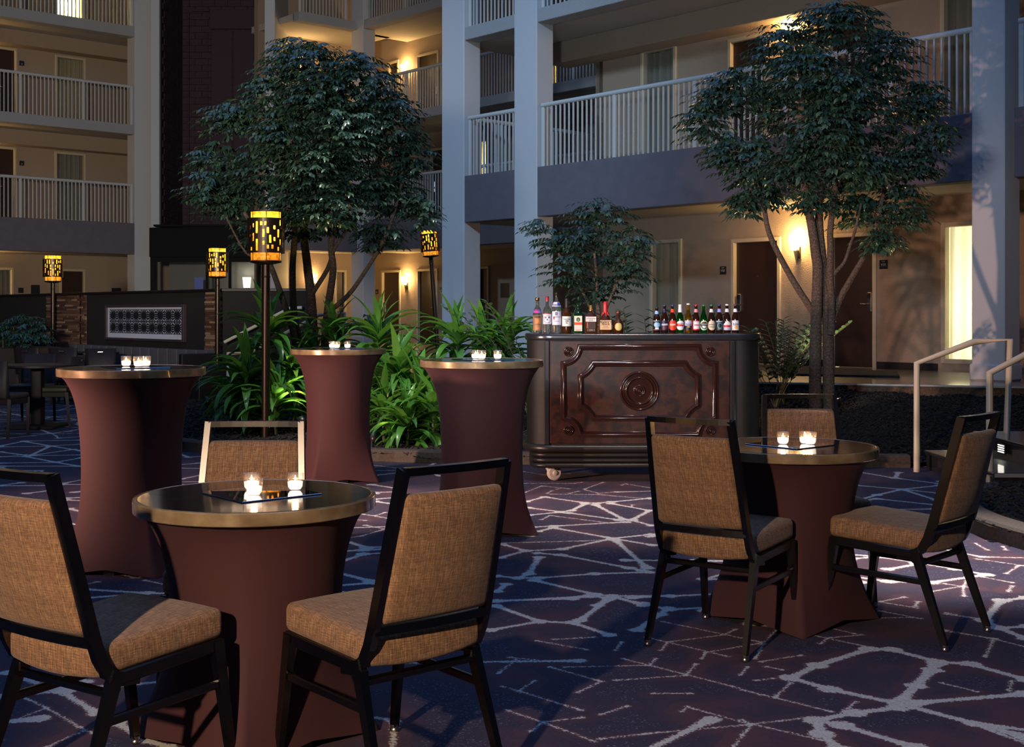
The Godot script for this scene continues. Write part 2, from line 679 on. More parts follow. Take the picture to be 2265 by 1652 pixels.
# ---- the carpet: broken light lines over plum and navy, dyed into the pile ----------------------------------------------------------
# Lines read off the photograph and laid on the ground; each entry: half width in metres, then points.
func carpet_lines() -> Array:
	var out := []
	var sets := [
		[1100, 1040, 5.508, 0.021, [[350, 380, 570, 325, 1060, 395, 1200, 400, 1380, 385, 1860, 340], [1060, 410, 900, 490, 760, 510, 380, 545], [760, 505, 370, 455], [870, 520, 1480, 605, 1640, 610, 1870, 670], [1190, 420, 1540, 600], [1380, 405, 1850, 490, 1640, 600], [450, 690, 680, 680, 1560, 630], [500, 740, 680, 700, 1400, 830, 1880, 910], [1400, 830, 1870, 780], [1400, 830, 780, 960, 340, 980, 50, 900], [340, 980, 40, 1060], [1430, 850, 1820, 1190], [1730, 1215, 1600, 1190, 760, 1030, 500, 1010], [500, 1060, 380, 1260, 250, 1310, 10, 1290], [250, 1310, 500, 1310, 1180, 1260, 1830, 1240], [450, 1340, 1180, 1510, 1400, 1530, 2090, 1530], [1180, 1520, 900, 1560, 10, 1590], [1400, 1530, 1760, 1640], [100, 1390, 0, 1470], [1330, 1560, 1220, 1640]]],
		[1100, 1040, 5.508, 0.0075, [[50, 885, 1050, 860, 1380, 840], [330, 270, 540, 190, 870, 225], [1050, 230, 1290, 145], [640, 290, 1230, 295, 1850, 350], [530, 600, 640, 550, 1340, 640], [310, 15, 560, 55, 870, 40], [310, 160, 930, 160, 1020, 145], [1230, 280, 1480, 260], [1070, 240, 1230, 280], [880, 280, 980, 255], [1640, 420, 1630, 450], [600, 280, 660, 250], [720, 230, 770, 215], [1510, 180, 1560, 165, 1840, 210]]],
		[1080, 1300, 3.775, 0.020, [[60, 110, 830, 70, 1040, 80, 1290, 130, 1500, 180, 1900, 160], [60, 150, 430, 280, 700, 290, 1000, 390], [20, 350, 430, 280], [760, 270, 1000, 95], [1240, 350, 1430, 220, 1500, 170], [1200, 80, 1930, 50], [1800, 190, 2265, 290]]],
		[1080, 1300, 3.775, 0.005, [[1310, 410, 1990, 570], [1450, 280, 2265, 450], [1500, 450, 1970, 390, 2060, 345], [1440, 520, 1490, 455], [1780, 590, 1810, 540, 2265, 460], [630, 660, 1340, 645, 1390, 590], [1120, 590, 1340, 645, 1640, 720, 2030, 820, 2265, 890], [1060, 770, 1640, 730, 1730, 635], [510, 660, 940, 780, 740, 870], [110, 820, 250, 860, 770, 1020], [250, 860, 380, 775], [150, 1020, 450, 1120, 880, 1280], [350, 1195, 450, 1120, 780, 1080], [930, 1260, 1320, 1215, 2170, 1140], [1650, 990, 2190, 1140, 2040, 1329], [1610, 1030, 1660, 990], [940, 1055, 1160, 985], [540, 430, 880, 410], [400, 440, 820, 515], [180, 580, 380, 600], [80, 710, 230, 600], [1370, 880, 1680, 880], [1060, 520, 1110, 450], [2100, 725, 2160, 660], [2220, 590, 2265, 520]]],
		[1640, 1300, 3.624, 0.024, [[390, 720, 600, 620, 1020, 490, 1200, 495, 1560, 590, 1830, 610, 2265, 730], [390, 720, 700, 810, 1270, 930, 2265, 1190], [1270, 910, 1560, 600], [1380, 920, 2265, 850], [1230, 960, 900, 1000, 590, 1060, 800, 1100, 1370, 1270], [590, 1060, 640, 1170, 760, 1276], [2265, 80, 2080, 100, 1940, 260, 2060, 320, 2265, 400], [2060, 320, 2265, 310], [80, 290, 280, 310], [1400, 780, 1520, 660]]],
		[1640, 1300, 3.624, 0.0055, [[0, 815, 270, 880, 710, 990], [270, 870, 390, 760], [850, 965, 910, 910], [0, 1060, 80, 1090, 640, 1220], [0, 1180, 80, 1090], [80, 1090, 520, 1040], [340, 330, 1000, 470], [630, 445, 690, 400, 960, 375], [700, 320, 900, 365], [770, 265, 1100, 240, 1370, 235], [1110, 185, 1430, 245], [1620, 335, 2020, 410, 2265, 470], [2010, 420, 1950, 550], [1600, 760, 1880, 830], [2160, 745, 2140, 820], [150, 590, 470, 540], [980, 90, 1400, 160], [1640, 200, 1890, 245], [120, 740, 250, 725], [200, 630, 320, 655], [110, 560, 170, 450, 300, 310]]],
		[1840, 1010, 4.028, 0.024, [[150, 870, 400, 890, 740, 940, 1100, 1000, 1370, 1050], [1370, 1050, 880, 1120, 500, 1110, 170, 1065], [170, 910, 400, 890], [500, 1000, 740, 960], [130, 490, 330, 490, 460, 470, 920, 465], [280, 500, 250, 380, 400, 340, 620, 290, 960, 255], [280, 390, 400, 375, 930, 430], [290, 400, 350, 470], [200, 130, 560, 190, 960, 240], [560, 190, 590, 140], [620, 290, 940, 390], [170, 250, 620, 290, 950, 325]]],
		[1840, 1010, 4.028, 0.0075, [[1290, 910, 1700, 970], [1550, 1040, 1660, 970], [1000, 1130, 1270, 1170], [1340, 1070, 1600, 1120], [1170, 1240, 1165, 1160, 1200, 1090], [880, 1200, 1170, 1150], [430, 1290, 640, 1250], [1010, 1400, 1280, 1440], [990, 1550, 1450, 1620], [1270, 770, 1380, 830], [1380, 745, 1510, 760], [1520, 800, 1550, 830], [1600, 1150, 1570, 1190], [740, 1330, 760, 1290], [1560, 1190, 1570, 1200]]],
		[720, 1060, 5.507, 0.026, [[560, 65, 900, 115], [600, 160, 890, 150], [600, 240, 880, 220], [600, 270, 870, 305], [190, 740, 500, 830, 810, 820], [140, 880, 460, 860, 690, 850], [90, 1030, 460, 910, 800, 890], [80, 1120, 560, 1240, 770, 1210], [60, 1300, 560, 1260, 760, 1290], [60, 1360, 170, 1390, 250, 1450]]],
		[720, 1060, 5.507, 0.010, [[480, 560, 720, 605, 830, 620], [210, 720, 430, 690, 720, 605], [430, 420, 850, 490], [600, 440, 720, 405], [350, 490, 480, 500]]],
		[150, 960, 4.129, 0.022, [[130, 1500, 720, 1450, 970, 1455], [130, 1415, 720, 1450], [1010, 310, 1250, 315], [1030, 410, 1260, 365], [1010, 180, 1100, 210, 1250, 200]]],
		[150, 960, 4.129, 0.009, [[400, 1260, 600, 1310], [640, 1310, 850, 1260, 950, 1200], [700, 1335, 970, 1390], [120, 1380, 260, 1350], [430, 1255, 550, 1220]]],
		[0, 960, 4.59, 0.026, [[0, 120, 250, 70, 830, 60], [250, 75, 510, 120, 830, 170], [0, 180, 300, 220, 510, 120], [0, 230, 250, 225, 560, 285, 800, 325], [300, 220, 830, 210], [330, 215, 740, 155], [560, 285, 830, 240], [0, 130, 510, 120, 830, 100], [0, 325, 840, 325], [0, 340, 120, 370], [0, 295, 560, 285], [0, 520, 200, 495], [0, 525, 520, 520], [280, 600, 520, 570], [660, 510, 850, 510], [690, 650, 850, 640], [690, 670, 850, 675], [700, 760, 850, 790], [720, 915, 830, 915]]],
		[0, 1400, 5.393, 0.019, [[100, 470, 600, 660, 720, 690, 1150, 950], [720, 690, 250, 730, 50, 750], [720, 690, 1000, 580], [720, 650, 800, 540, 920, 400], [830, 690, 1200, 650, 1980, 570], [1400, 1080, 1750, 1270, 2050, 1200], [1750, 1270, 1960, 1350]]],
		[0, 1400, 5.393, 0.005, [[290, 770, 550, 890, 950, 1120, 1090, 1190], [0, 1100, 550, 890], [560, 1350, 1000, 1160]]],
	]
	for s in sets:
		for pl in s[4]:
			var pts := PackedVector2Array()
			for i in range(0, pl.size(), 2):
				var q := gp(s[0] + pl[i] / s[2], s[1] + pl[i + 1] / s[2])
				pts.append(Vector2(q.x, -q.z))
			out.append([s[3], pts])
	# the pattern goes on where furniture hides it or it is too far to read: cells of the same size
	var cover := {}
	for l in out:
		for i in l[1].size() - 1:
			var n := int(l[1][i].distance_to(l[1][i + 1]) / 0.1) + 1
			for k in n + 1:
				var q: Vector2 = l[1][i].lerp(l[1][i + 1], float(k) / n)
				for dx in [-1, 0, 1]:
					for dy in [-1, 0, 1]:
						cover[Vector2i(int(floor(q.x / 0.2)) + dx, int(floor(q.y / 0.2)) + dy)] = true
	var r := RandomNumberGenerator.new()
	r.seed = 23
	var node := {}
	var cell := Vector2(1.05, 0.8)
	for i in range(-14, 8):
		for j in range(3, 36):
			node[Vector2i(i, j)] = Vector2((i + (0.5 if j % 2 else 0.0) + r.randf_range(-0.35, 0.35)) * cell.x, (j + r.randf_range(-0.35, 0.35)) * cell.y)
	for key in node:
		for st in [Vector2i(1, 0), Vector2i(0, 1), Vector2i(1, 1) if key.y % 2 else Vector2i(-1, 1)]:
			if not node.has(key + st) or r.randf() < 0.12:
				continue
			var a: Vector2 = node[key]
			var b: Vector2 = node[key + st]
			var m := (a + b) / 2.0
			if cover.has(Vector2i(int(floor(m.x / 0.2)), int(floor(m.y / 0.2)))):
				continue
			out.append([r.randf_range(0.010, 0.024), PackedVector2Array([a, m + Vector2(r.randf_range(-0.06, 0.06), r.randf_range(-0.06, 0.06)), b])])
	return out


func carpet_texture(x0: float, d0: float, x1: float, d1: float, w: int, h: int, lines: Array) -> ImageTexture:
	var sc := w / (x1 - x0)
	var field := PackedFloat32Array()
	field.resize(w * h)
	field.fill(9.0)
	for l in lines:
		var hw: float = l[0]
		var pts: PackedVector2Array = l[1]
		var reach := hw + 0.05
		for i in pts.size() - 1:
			var a := Vector2((pts[i].x - x0) * sc, (d1 - pts[i].y) * sc)
			var b := Vector2((pts[i + 1].x - x0) * sc, (d1 - pts[i + 1].y) * sc)
			var rp := reach * sc
			var ya := maxi(0, int(minf(a.y, b.y) - rp))
			var yb := mini(h - 1, int(maxf(a.y, b.y) + rp))
			var e := b - a
			var len2 := maxf(e.length_squared(), 1e-6)
			for y in range(ya, yb + 1):
				# only the stretch of this row near the segment
				var xa := minf(a.x, b.x) - rp
				var xb := maxf(a.x, b.x) + rp
				if absf(e.y) > 1e-3:
					var t0 := clampf((y - rp - a.y) / e.y, 0.0, 1.0)
					var t1 := clampf((y + rp - a.y) / e.y, 0.0, 1.0)
					xa = minf(a.x + e.x * t0, a.x + e.x * t1) - rp
					xb = maxf(a.x + e.x * t0, a.x + e.x * t1) + rp
				for x in range(maxi(0, int(xa)), mini(w - 1, int(xb)) + 1):
					var px := x - a.x
					var py := y - a.y
					var t := clampf((px * e.x + py * e.y) / len2, 0.0, 1.0)
					px -= e.x * t
					py -= e.y * t
					# lines swell towards their ends, where they meet
					var f := sqrt(px * px + py * py) / sc - hw * (0.75 + 1.1 * pow(absf(t - 0.5) * 2.0, 6.0))
					var k := y * w + x
					if f < field[k]:
						field[k] = f
	var data := PackedByteArray()
	data.resize(w * h * 3)
	var nf := FastNoiseLite.new()
	nf.frequency = 0.22
	nf.seed = 3
	nf.fractal_octaves = 2
	var nl := FastNoiseLite.new()
	nl.frequency = 1.1
	nl.seed = 8
	nl.fractal_octaves = 3
	var r := RandomNumberGenerator.new()
	r.seed = 17
	var plum := Color(0.315, 0.205, 0.245)
	var navy := Color(0.185, 0.165, 0.25)
	var pale := Color(0.80, 0.80, 0.78)
	for y in h:
		var dd := d1 - y / sc
		for x in w:
			var k := y * w + x
			var xx := x0 + x / sc
			var f := field[k]
			var n := nf.get_noise_2d(x * 1.5, y * 1.1)
			var patch := nl.get_noise_2d(xx * 1.6, dd * 1.6)
			var c := plum.lerp(navy, clampf(0.45 + patch * 1.3 + (0.35 if f > 0.05 else 0.0), 0.0, 1.0))
			var g := 0.92 + r.randf() * 0.16
			if f < 0.045:
				var wob := f + n * 0.008 + (r.randf() - 0.5) * 0.009
				if wob < 0.0:
					var worn := 0.22 if n > 0.35 else 0.0
					c = pale.lerp(Color(0.52, 0.50, 0.44), clampf(worn + r.randf() * 0.25, 0.0, 1.0))
				elif wob < 0.012:
					c = c.lerp(Color(0.37, 0.23, 0.25), 0.6)
			elif patch > 0.12 and n > 0.36 and r.randf() < 0.5:
				c = c.lerp(pale, 0.4)
			data[k * 3] = int(clampf(c.r * g, 0, 1) * 255)
			data[k * 3 + 1] = int(clampf(c.g * g, 0, 1) * 255)
			data[k * 3 + 2] = int(clampf(c.b * g, 0, 1) * 255)
	return ImageTexture.create_from_image(Image.create_from_data(w, h, false, Image.FORMAT_RGB8, data))


func make_floor() -> void:
	var lines := carpet_lines()
	var base := MB.new()
	base.bb(V(-18, -0.3, -9), V(14, -0.012, 42))
	var fl := struct("floor", base, mat("slab", lin(0.05, 0.04, 0.05), 0.9))
	for a in [[-4.4, 2.9, 4.2, 6.7, 2048, 905], [-8.4, 6.7, 5.2, 14.0, 2000, 1074], [-13.0, 14.0, -2.0, 27.0, 880, 1040]]:
		var m := StandardMaterial3D.new()
		m.albedo_texture = carpet_texture(a[0], a[1], a[2], a[3], a[4], a[5], lines)
		m.roughness = 0.9
		relief(m, noise_tex(0.4, [], 91, 256, 2), 0.3)
		m.heightmap_texture = null
		m.heightmap_enabled = false
		var mb := MB.new()
		mb.quad(V(a[0], 0, a[1]), V(a[2], 0, a[1]), V(a[2], 0, a[3]), V(a[0], 0, a[3]), Vector3.UP)
		mb.bb(V(a[0], -0.012, a[1]), V(a[2], -0.001, a[3]))
		part("carpet", mb, m, fl)
	# carpet beyond the picture's edges: plain ground in the carpet's tone
	var rest := MB.new()
	rest.bb(V(-17.8, -0.012, -8.8), V(13.8, -0.002, 2.9))
	rest.bb(V(-17.8, -0.012, 2.9), V(-4.4, -0.002, 6.7))
	rest.bb(V(4.2, -0.012, 2.9), V(13.8, -0.002, 6.7))
	rest.bb(V(-17.8, -0.012, 6.7), V(-8.4, -0.002, 14.0))
	rest.bb(V(5.2, -0.012, 6.7), V(13.8, -0.002, 14.0))
	rest.bb(V(-17.8, -0.012, 14.0), V(-13.0, -0.002, 42.0))
	part("carpet", rest, tri_map(mat("carpet_plain", lin(0.07, 0.05, 0.07), 0.9), noise_tex(0.05, [[0.0, Color(0.7, 0.7, 0.7)], [1.0, Color(1, 1, 1)]], 92), 1.0), fl)


var PF: Dictionary
var PM: Dictionary
var PL: Dictionary
var PC: Dictionary
var PP: Dictionary
var PB: Dictionary
var n_door := 0
var n_window := 0
var n_trim := 0


# A wall of thickness th behind its plane with openings [s0, s1, h0, h1], none above another.
func wall(called: String, pl: Dictionary, off: float, s0: float, s1: float, h0: float, h1: float, holes: Array, m: Material, th := 0.2) -> MeshInstance3D:
	holes.sort_custom(func(a, b): return a[0] < b[0])
	var mb := MB.new()
	var s := s0
	for q in holes:
		mb.bb(Vector3(s, h0, -th), Vector3(q[0], h1, 0))
		mb.bb(Vector3(q[0], h0, -th), Vector3(q[1], q[2], 0))
		mb.bb(Vector3(q[0], q[3], -th), Vector3(q[1], h1, 0))
		s = q[1]
	mb.bb(Vector3(s, h0, -th), Vector3(s1, h1, 0))
	return struct(called, mb, m, pl_xf(pl, 0, off))


func door(pl: Dictionary, off: float, px0: float, px1: float, level: float, hinge_left := false, height := 2.12) -> Array:
	var s0 := pl_s(pl, px0, off)
	var s1 := pl_s(pl, px1, off)
	var w := s1 - s0
	n_door += 1
	var o := struct_node("door_%d" % n_door, pl_xf(pl, (s0 + s1) / 2.0, off, level))
	var f := MB.new()
	for sg in [-1.0, 1.0]:
		f.box(Vector3(sg * (w / 2.0 + 0.03), height / 2.0, -0.04), Vector3(0.07, height + 0.06, 0.15), 0.008)
	f.box(Vector3(0, height + 0.03, -0.04), Vector3(w + 0.13, 0.07, 0.15), 0.008)
	part("frame", f, mats.frame_paint, o)
	var l := MB.new()
	l.box(Vector3(0, height / 2.0 + 0.005, -0.07), Vector3(w - 0.01, height - 0.01, 0.045), 0.004)
	part("door_leaf", l, mats.door_wood, o)
	var sg := 1.0 if hinge_left else -1.0
	var lock := MB.new()
	lock.box(Vector3(sg * (w / 2.0 - 0.085), 1.06, -0.03), Vector3(0.085, 0.32, 0.055), 0.014)
	var lk := part("lock", lock, mats.steel, o)
	var lv := MB.new()
	lv.tube([Vector3(sg * (w / 2.0 - 0.085), 1.03, -0.01), Vector3(sg * (w / 2.0 - 0.085), 1.03, 0.05), Vector3(sg * (w / 2.0 - 0.21), 1.03, 0.05)], [0.011], 8)
	part("lever", lv, mats.steel, lk)
	var rd := MB.new()
	rd.box(Vector3(sg * (w / 2.0 - 0.085), 1.16, 0.0), Vector3(0.062, 0.09, 0.012), 0.003)
	part("card_reader", rd, mats.black_plastic, lk)
	var pe := MB.new()
	pe.lathe([Vector2(0, 0), Vector2(0.012, 0), Vector2(0.009, 0.006), Vector2(0, 0.007)], 8, Transform3D(Basis(Vector3.RIGHT, PI / 2), Vector3(0, 1.52, -0.048)))
	part("peephole", pe, mats.steel, o)
	return [s0 - 0.01, s1 + 0.01, level - 0.02, level + height]


func window(pl: Dictionary, off: float, px0: float, px1: float, h0: float, h1: float, cloth: String) -> Array:
	var s0 := pl_s(pl, px0, off)
	var s1 := pl_s(pl, px1, off)
	var w := s1 - s0
	var h := h1 - h0
	n_window += 1
	var o := struct_node("window_%d" % n_window, pl_xf(pl, (s0 + s1) / 2.0, off, h0))
	var f := MB.new()
	for sg in [-1.0, 1.0]:
		f.box(Vector3(sg * w / 2.0, h / 2.0, -0.03), Vector3(0.07, h + 0.07, 0.14), 0.008)
		f.box(Vector3(0, h / 2.0 + sg * h / 2.0, -0.03), Vector3(w - 0.07, 0.07, 0.14), 0.008)
	part("window_frame", f, mats.frame_paint, o)
	var g := MB.new()
	g.quad(Vector3(-w / 2, 0, -0.05), Vector3(w / 2, 0, -0.05), Vector3(w / 2, h, -0.05), Vector3(-w / 2, h, -0.05), Vector3(0, 0, 1))
	part("pane", g, mats.pane_glass, o)
	var c := MB.new()
	var rows := []
	var folds := maxi(4, int(w / 0.13))
	for i in 2:
		var row := []
		for k in folds * 6 + 1:
			var t := float(k) / (folds * 6)
			row.append(Vector3(lerpf(-w / 2 - 0.02, w / 2 + 0.02, t), h * i, -0.19 + 0.055 * sin(t * folds * TAU + 1.3 * sin(t * 9.0)) + 0.03 * sin(t * folds * 2.7 + 1.0)))
		rows.append(row)
	c.skin(rows, false, Vector3.ZERO, Vector3(0, 0, 1))
	part("curtain", c, mats[cloth], o)
	return [s0, s1, h0, h1]


func railing(pl: Dictionary, off: float, s0: float, s1: float, level: float, label: String) -> void:
	var t := thing("railing", label, "railing", pl_xf(pl, s0, off, level), "white balcony railings")
	var w := s1 - s0
	var r := MB.new()
	r.tube([Vector3(0, 1.12, 0), Vector3(w, 1.12, 0)], [0.042], 10)
	part("top_rail", r, mats.rail_paint, t)
	var pm := MB.new()
	pm.box(Vector3(0, 0.54, 0), Vector3(0.07, 1.1, 0.04), 0.005)
	var pmesh := pm.done(mats.rail_paint)
	var bm := MB.new()
	bm.box(Vector3(0, 0.54, 0), Vector3(0.024, 1.1, 0.024))
	var bmesh := bm.done(mats.rail_paint)
	var n := maxi(2, int(round(w / 0.112)))
	for i in n + 1:
		var x := lerpf(0.03, w - 0.03, float(i) / n)
		if i == 0 or i == n or i % 16 == 0:
			put("post", pmesh, t, Transform3D(Basis.IDENTITY, Vector3(x, 0, 0)))
		else:
			put("baluster", bmesh, t, Transform3D(Basis.IDENTITY, Vector3(x, 0, 0)))


func slab(called: String, pl: Dictionary, s0: float, s1: float, off0: float, off1: float, h0: float, h1: float, m: Material) -> void:
	var mb := MB.new()
	mb.bb(Vector3(s0, h0, -off1), Vector3(s1, h1, -off0), 0.01)
	struct(called, mb, m, pl_xf(pl))


func column(pl: Dictionary, s0: float, s1: float, depth: float, h0: float, h1: float) -> void:
	var mb := MB.new()
	mb.bb(Vector3(s0, h0, -depth), Vector3(s1, h1, 0), 0.012)
	mb.bb(Vector3(s0 - 0.025, h0, -depth - 0.02), Vector3(s1 + 0.025, h0 + 0.22, 0.025), 0.02)
	struct("column", mb, mats.white_paint, pl_xf(pl))


func sconce(pl: Dictionary, off: float, px: float, h: float, label: String, energy: float) -> void:
	var t := thing("wall_sconce", label, "wall lamp", pl_xf(pl, pl_s(pl, px, off), off, h))
	var b := MB.new()
	b.box(Vector3(0, -0.05, 0.012), Vector3(0.08, 0.20, 0.02), 0.006)
	for k in 5:
		var x := (k - 2) * 0.022
		b.tube([Vector3(x * 0.4, -0.26 + absf(x) * 1.6, 0.06), Vector3(x, -0.02, 0.075)], [0.006, 0.012], 6)
	b.box(Vector3(0, -0.04, 0.04), Vector3(0.03, 0.03, 0.06))
	part("bracket", b, mats.sconce_metal, t)
	var s := MB.new()
	s.lathe([Vector2(0.075, 0.0), Vector2(0.085, 0.10), Vector2(0.105, 0.24), Vector2(0.10, 0.24), Vector2(0.08, 0.1), Vector2(0.07, 0.005)], 20, Transform3D(Basis.IDENTITY, Vector3(0, 0, 0.12)))
	part("lamp_shade", s, mats.sconce_shade_lamp, t)
	omni("lamp_light", Vector3(0, 0.17, 0.12), Color(1.0, 0.80, 0.50), energy, t, 0.05)


func text(s: String, size: float, m: Material, parent: Node, xf: Transform3D, bold := false, serif := false) -> MeshInstance3D:
	var t := TextMesh.new()
	var f := SystemFont.new()
	f.font_names = PackedStringArray(["Droid Serif" if serif else "Droid Sans"])
	if bold:
		f.font_weight = 700
	t.font = f
	t.text = s
	t.font_size = 32
	t.pixel_size = size / 32.0
	t.depth = 0.0006
	t.material = m
	var o := MeshInstance3D.new()
	o.name = "lettering"
	o.mesh = t
	o.transform = xf
	parent.add_child(o, true)
	return o


func sign_plate(pl: Dictionary, off: float, px: float, py: float, w: float, h: float, label: String, words: Array, called := "room_sign") -> void:
	var s := pl_s(pl, px, off)
	var t := thing(called, label, "sign", pl_xf(pl, s, off, pl_h(pl, s, off, py)))
	var b := MB.new()
	b.box(Vector3(0, 0, 0.008), Vector3(w, h, 0.016), 0.004)
	part("plate", b, mats.sign_face, t)
	for q in words:
		text(q[0], q[1], mats.sign_text, t, Transform3D(Basis.IDENTITY, Vector3(0, q[2], 0.0165)), true)


func make_shell() -> void:
	var right := Vector2(0.669, -0.743)
	var left := Vector2(0.743, 0.669)
	PF = plane(0.47, 22.9, right)
	PM = plane(-1.865, 33.6, right)
	PL = plane(-10.93, 37.0, left)
	PC = plane(-4.449, 36.47, left)
	PB = plane(-0.66, 24.7, left)
	PP = plane(-4.2, 18.4, right)
	# -- the court's outer shell, out of the picture: walls of plaster, a roof with a wide skylight opening
	var shell := tri_map(mat("outer_plaster", lin(0.30, 0.27, 0.25), 0.85), noise_tex(0.05, [[0.0, Color(0.85, 0.85, 0.85)], [1.0, Color(1, 1, 1)]], 5), 0.5)
	for w in [["wall_west", -18.3, -18.0, -9.0, 42.0], ["wall_east", 14.0, 14.3, -9.0, 42.0], ["wall_south", -18.3, 14.3, -9.3, -9.0], ["wall_north", -18.3, 14.3, 42.0, 42.3]]:
		var mb := MB.new()
		mb.bb(V(w[1], -0.3, w[3]), V(w[2], 15.0, w[4]))
		struct(w[0], mb, shell)
	var roof := MB.new()
	roof.bb(V(-18.3, 15.0, 26.0), V(14.3, 15.3, 42.3))
	roof.bb(V(-18.3, 15.0, -9.3), V(-14.0, 15.3, 26.0))
	roof.bb(V(9.0, 15.0, -9.3), V(14.3, 15.3, 26.0))
	roof.bb(V(-14.0, 15.0, -9.3), V(9.0, 15.3, -6.0))
	struct("ceiling", roof, shell)

	# -- the wing on the right, its front flush with its columns
	var a0 := pl_s(PF, 977)
	var a1 := pl_s(PF, 1026)
	var b0 := pl_s(PF, 1137)
	var b1 := pl_s(PF, 1187)
	var c0 := pl_s(PF, 2149)
	var c1 := pl_s(PF, 2222)
	column(PF, a0, a1, 0.42, DECK, 12.6)
	column(PF, b0, b1, 0.42, DECK, 12.6)
	column(PF, c0, c1, 0.42, DECK, 12.6)
	for q in [[a1, b0], [b1, c0], [c1 + 0.12, c1 + 6.0]]:
		slab("fascia", PF, q[0], q[1], 0.015, 0.3, 3.10, FLOOR2, mats.fascia)
		slab("balcony_slab", PF, q[0], q[1], 0.015, 0.35, 6.62, FLOOR3, mats.stucco)
		slab("balcony_slab", PF, q[0], q[1], 0.015, 0.35, 9.49, FLOOR4, mats.stucco)
	slab("walkway_soffit", PF, a0 + 0.05, 16.0, 0.28, 2.6, 3.14, FLOOR2 - 0.02, mats.soffit)
	slab("walkway_soffit", PF, a0 + 0.05, 16.0, 0.33, 2.6, 6.66, FLOOR3 - 0.02, mats.soffit)
	slab("walkway_soffit", PF, a0 + 0.05, 16.0, 0.33, 2.6, 9.53, FLOOR4 - 0.02, mats.soffit)
	slab("wing_roof", PF, a0, 18.0, 0.0, 14.0, 12.6, 12.9, mats.soffit)
	railing(PF, 0.12, a1 + 0.02, b0 - 0.02, FLOOR2, "short white balcony railing between the two close columns, second floor")
	railing(PF, 0.12, b1 + 0.02, c0 - 0.02, FLOOR2, "long white balcony railing above the bar and the smaller tree")
	railing(PF, 0.12, c1 + 0.14, c1 + 3.0, FLOOR2, "white balcony railing beyond the column with the lit window beside it")
	railing(PF, 0.12, a1 + 0.02, b0 - 0.02, FLOOR3, "short white balcony railing between the two close columns, third floor")
	railing(PF, 0.12, b1 + 0.02, b1 + 2.4, FLOOR3, "white balcony railing on the third floor above the long second-floor one")
	railing(PB, 0.0, 0.0, 3.4, FLOOR2, "white railing seen through the balcony, running back beside the wing")
	slab("walkway_soffit", PB, 0.3, 6.0, -1.5, 0.1, 3.14, FLOOR2 - 0.02, mats.soffit)
	# its room wall with doors and windows
	var wo := 2.15
	var ws0 := pl_s(PF, 1318, wo)
	var holes := []
	holes.append(window(PF, wo, 1442, 1506, 0.62, 2.68, "curtain_cloth"))
	holes.append(door(PF, wo, 1625, 1721, DECK))
	holes.append(door(PF, wo, 1842, 1932, DECK, true))
	holes.append(window(PF, wo, 2088, 2170, 0.62, 2.70, "curtain_cloth"))
	wall("wall_right", PF, wo, ws0, 16.0, 0.0, 3.3, holes, mats.wall_plaster)
	holes = []
	holes.append(window(PF, wo, 1422, 1494, FLOOR2 + 0.15, FLOOR2 + 2.28, "curtain_cloth"))
	holes.append(door(PF, wo, 1618, 1692, FLOOR2))
	holes.append(door(PF, wo, 1838, 1916, FLOOR2, true))
	holes.append(window(PF, wo, 2086, 2160, FLOOR2 + 0.15, FLOOR2 + 2.28, "curtain_cloth"))
	wall("wall_right", PF, wo, ws0, 16.0, 3.3, 6.75, holes, mats.wall_plaster)
	wall("wall_right", PF, wo, ws0, 16.0, 6.75, 12.6, [], mats.wall_plaster)
	slab("bulkhead", PF, ws0 - 0.75, 16.0, wo - 0.55, wo, 6.25, 6.66, mats.wall_plaster)
	slab("wall_side", PF, ws0, ws0 + 0.2, wo, 9.0, 0.0, 12.6, mats.wall_plaster)
	var bm := MB.new()
	for q in [[ws0, 1610], [1736, 1835], [1940, 2075]]:
		var q0: float = q[0] if q[0] < 100 else pl_s(PF, q[0], wo)
		bm.bb(Vector3(q0, DECK, 0), Vector3(pl_s(PF, q[1], wo), DECK + 0.11, 0.015))
	struct("baseboard_right", bm, mats.baseboard, pl_xf(PF, 0, wo))
	sconce(PF, wo, 1767, 2.42, "lit wall sconce between the doors behind the tree trunk", 1.6)
	sconce(PF, wo, 1752, 6.02, "lit wall sconce on the second floor above the tree crown", 1.6)
	sign_plate(PF, wo, 1600, 598, 0.14, 0.145, "black numbered room sign between the curtained window and a door", [["SUITE", 0.022, 0.045], ["112", 0.055, -0.005]])
	sign_plate(PF, wo, 1955, 585, 0.145, 0.145, "black numbered room sign on the wall toward the lit window", [["SUITE", 0.022, 0.045], ["111", 0.055, -0.005]])
	# a lamp is on in the room behind the lit curtain
	var lw := pl_xf(PF, pl_s(PF, 2128, wo), wo + 1.9, 1.5)
	var bl := thing("room_lamp", "lamp glowing behind the drawn curtains of the lit window", "lamp", lw)
	var bb := MB.new()
	bb.lathe([Vector2(0, -0.1), Vector2(0.09, -0.06), Vector2(0.12, 0.0), Vector2(0.09, 0.06), Vector2(0, 0.1)], 12)
	part("lamp_bulb", bb, mats.lobby_lamp, bl)
	omni("lamp_light", Vector3.ZERO, Color(1.0, 0.97, 0.86), 15.0, bl, 0.1)

	# -- the far wing behind
	var m0 := pl_s(PM, 791)
	column(PM, m0 - 0.32, m0 + 0.28, 0.42, DECK, 12.6)
	column(PM, 0.5, 1.1, 0.42, DECK, 12.6)
	slab("fascia", PM, m0, 7.5, 0.015, 0.3, 3.10, FLOOR2, mats.fascia)
	slab("balcony_slab", PM, m0, 7.5, 0.015, 0.35, 6.62, FLOOR3, mats.stucco)
	slab("balcony_slab", PM, m0, 7.5, 0.015, 0.35, 9.49, FLOOR4, mats.stucco)
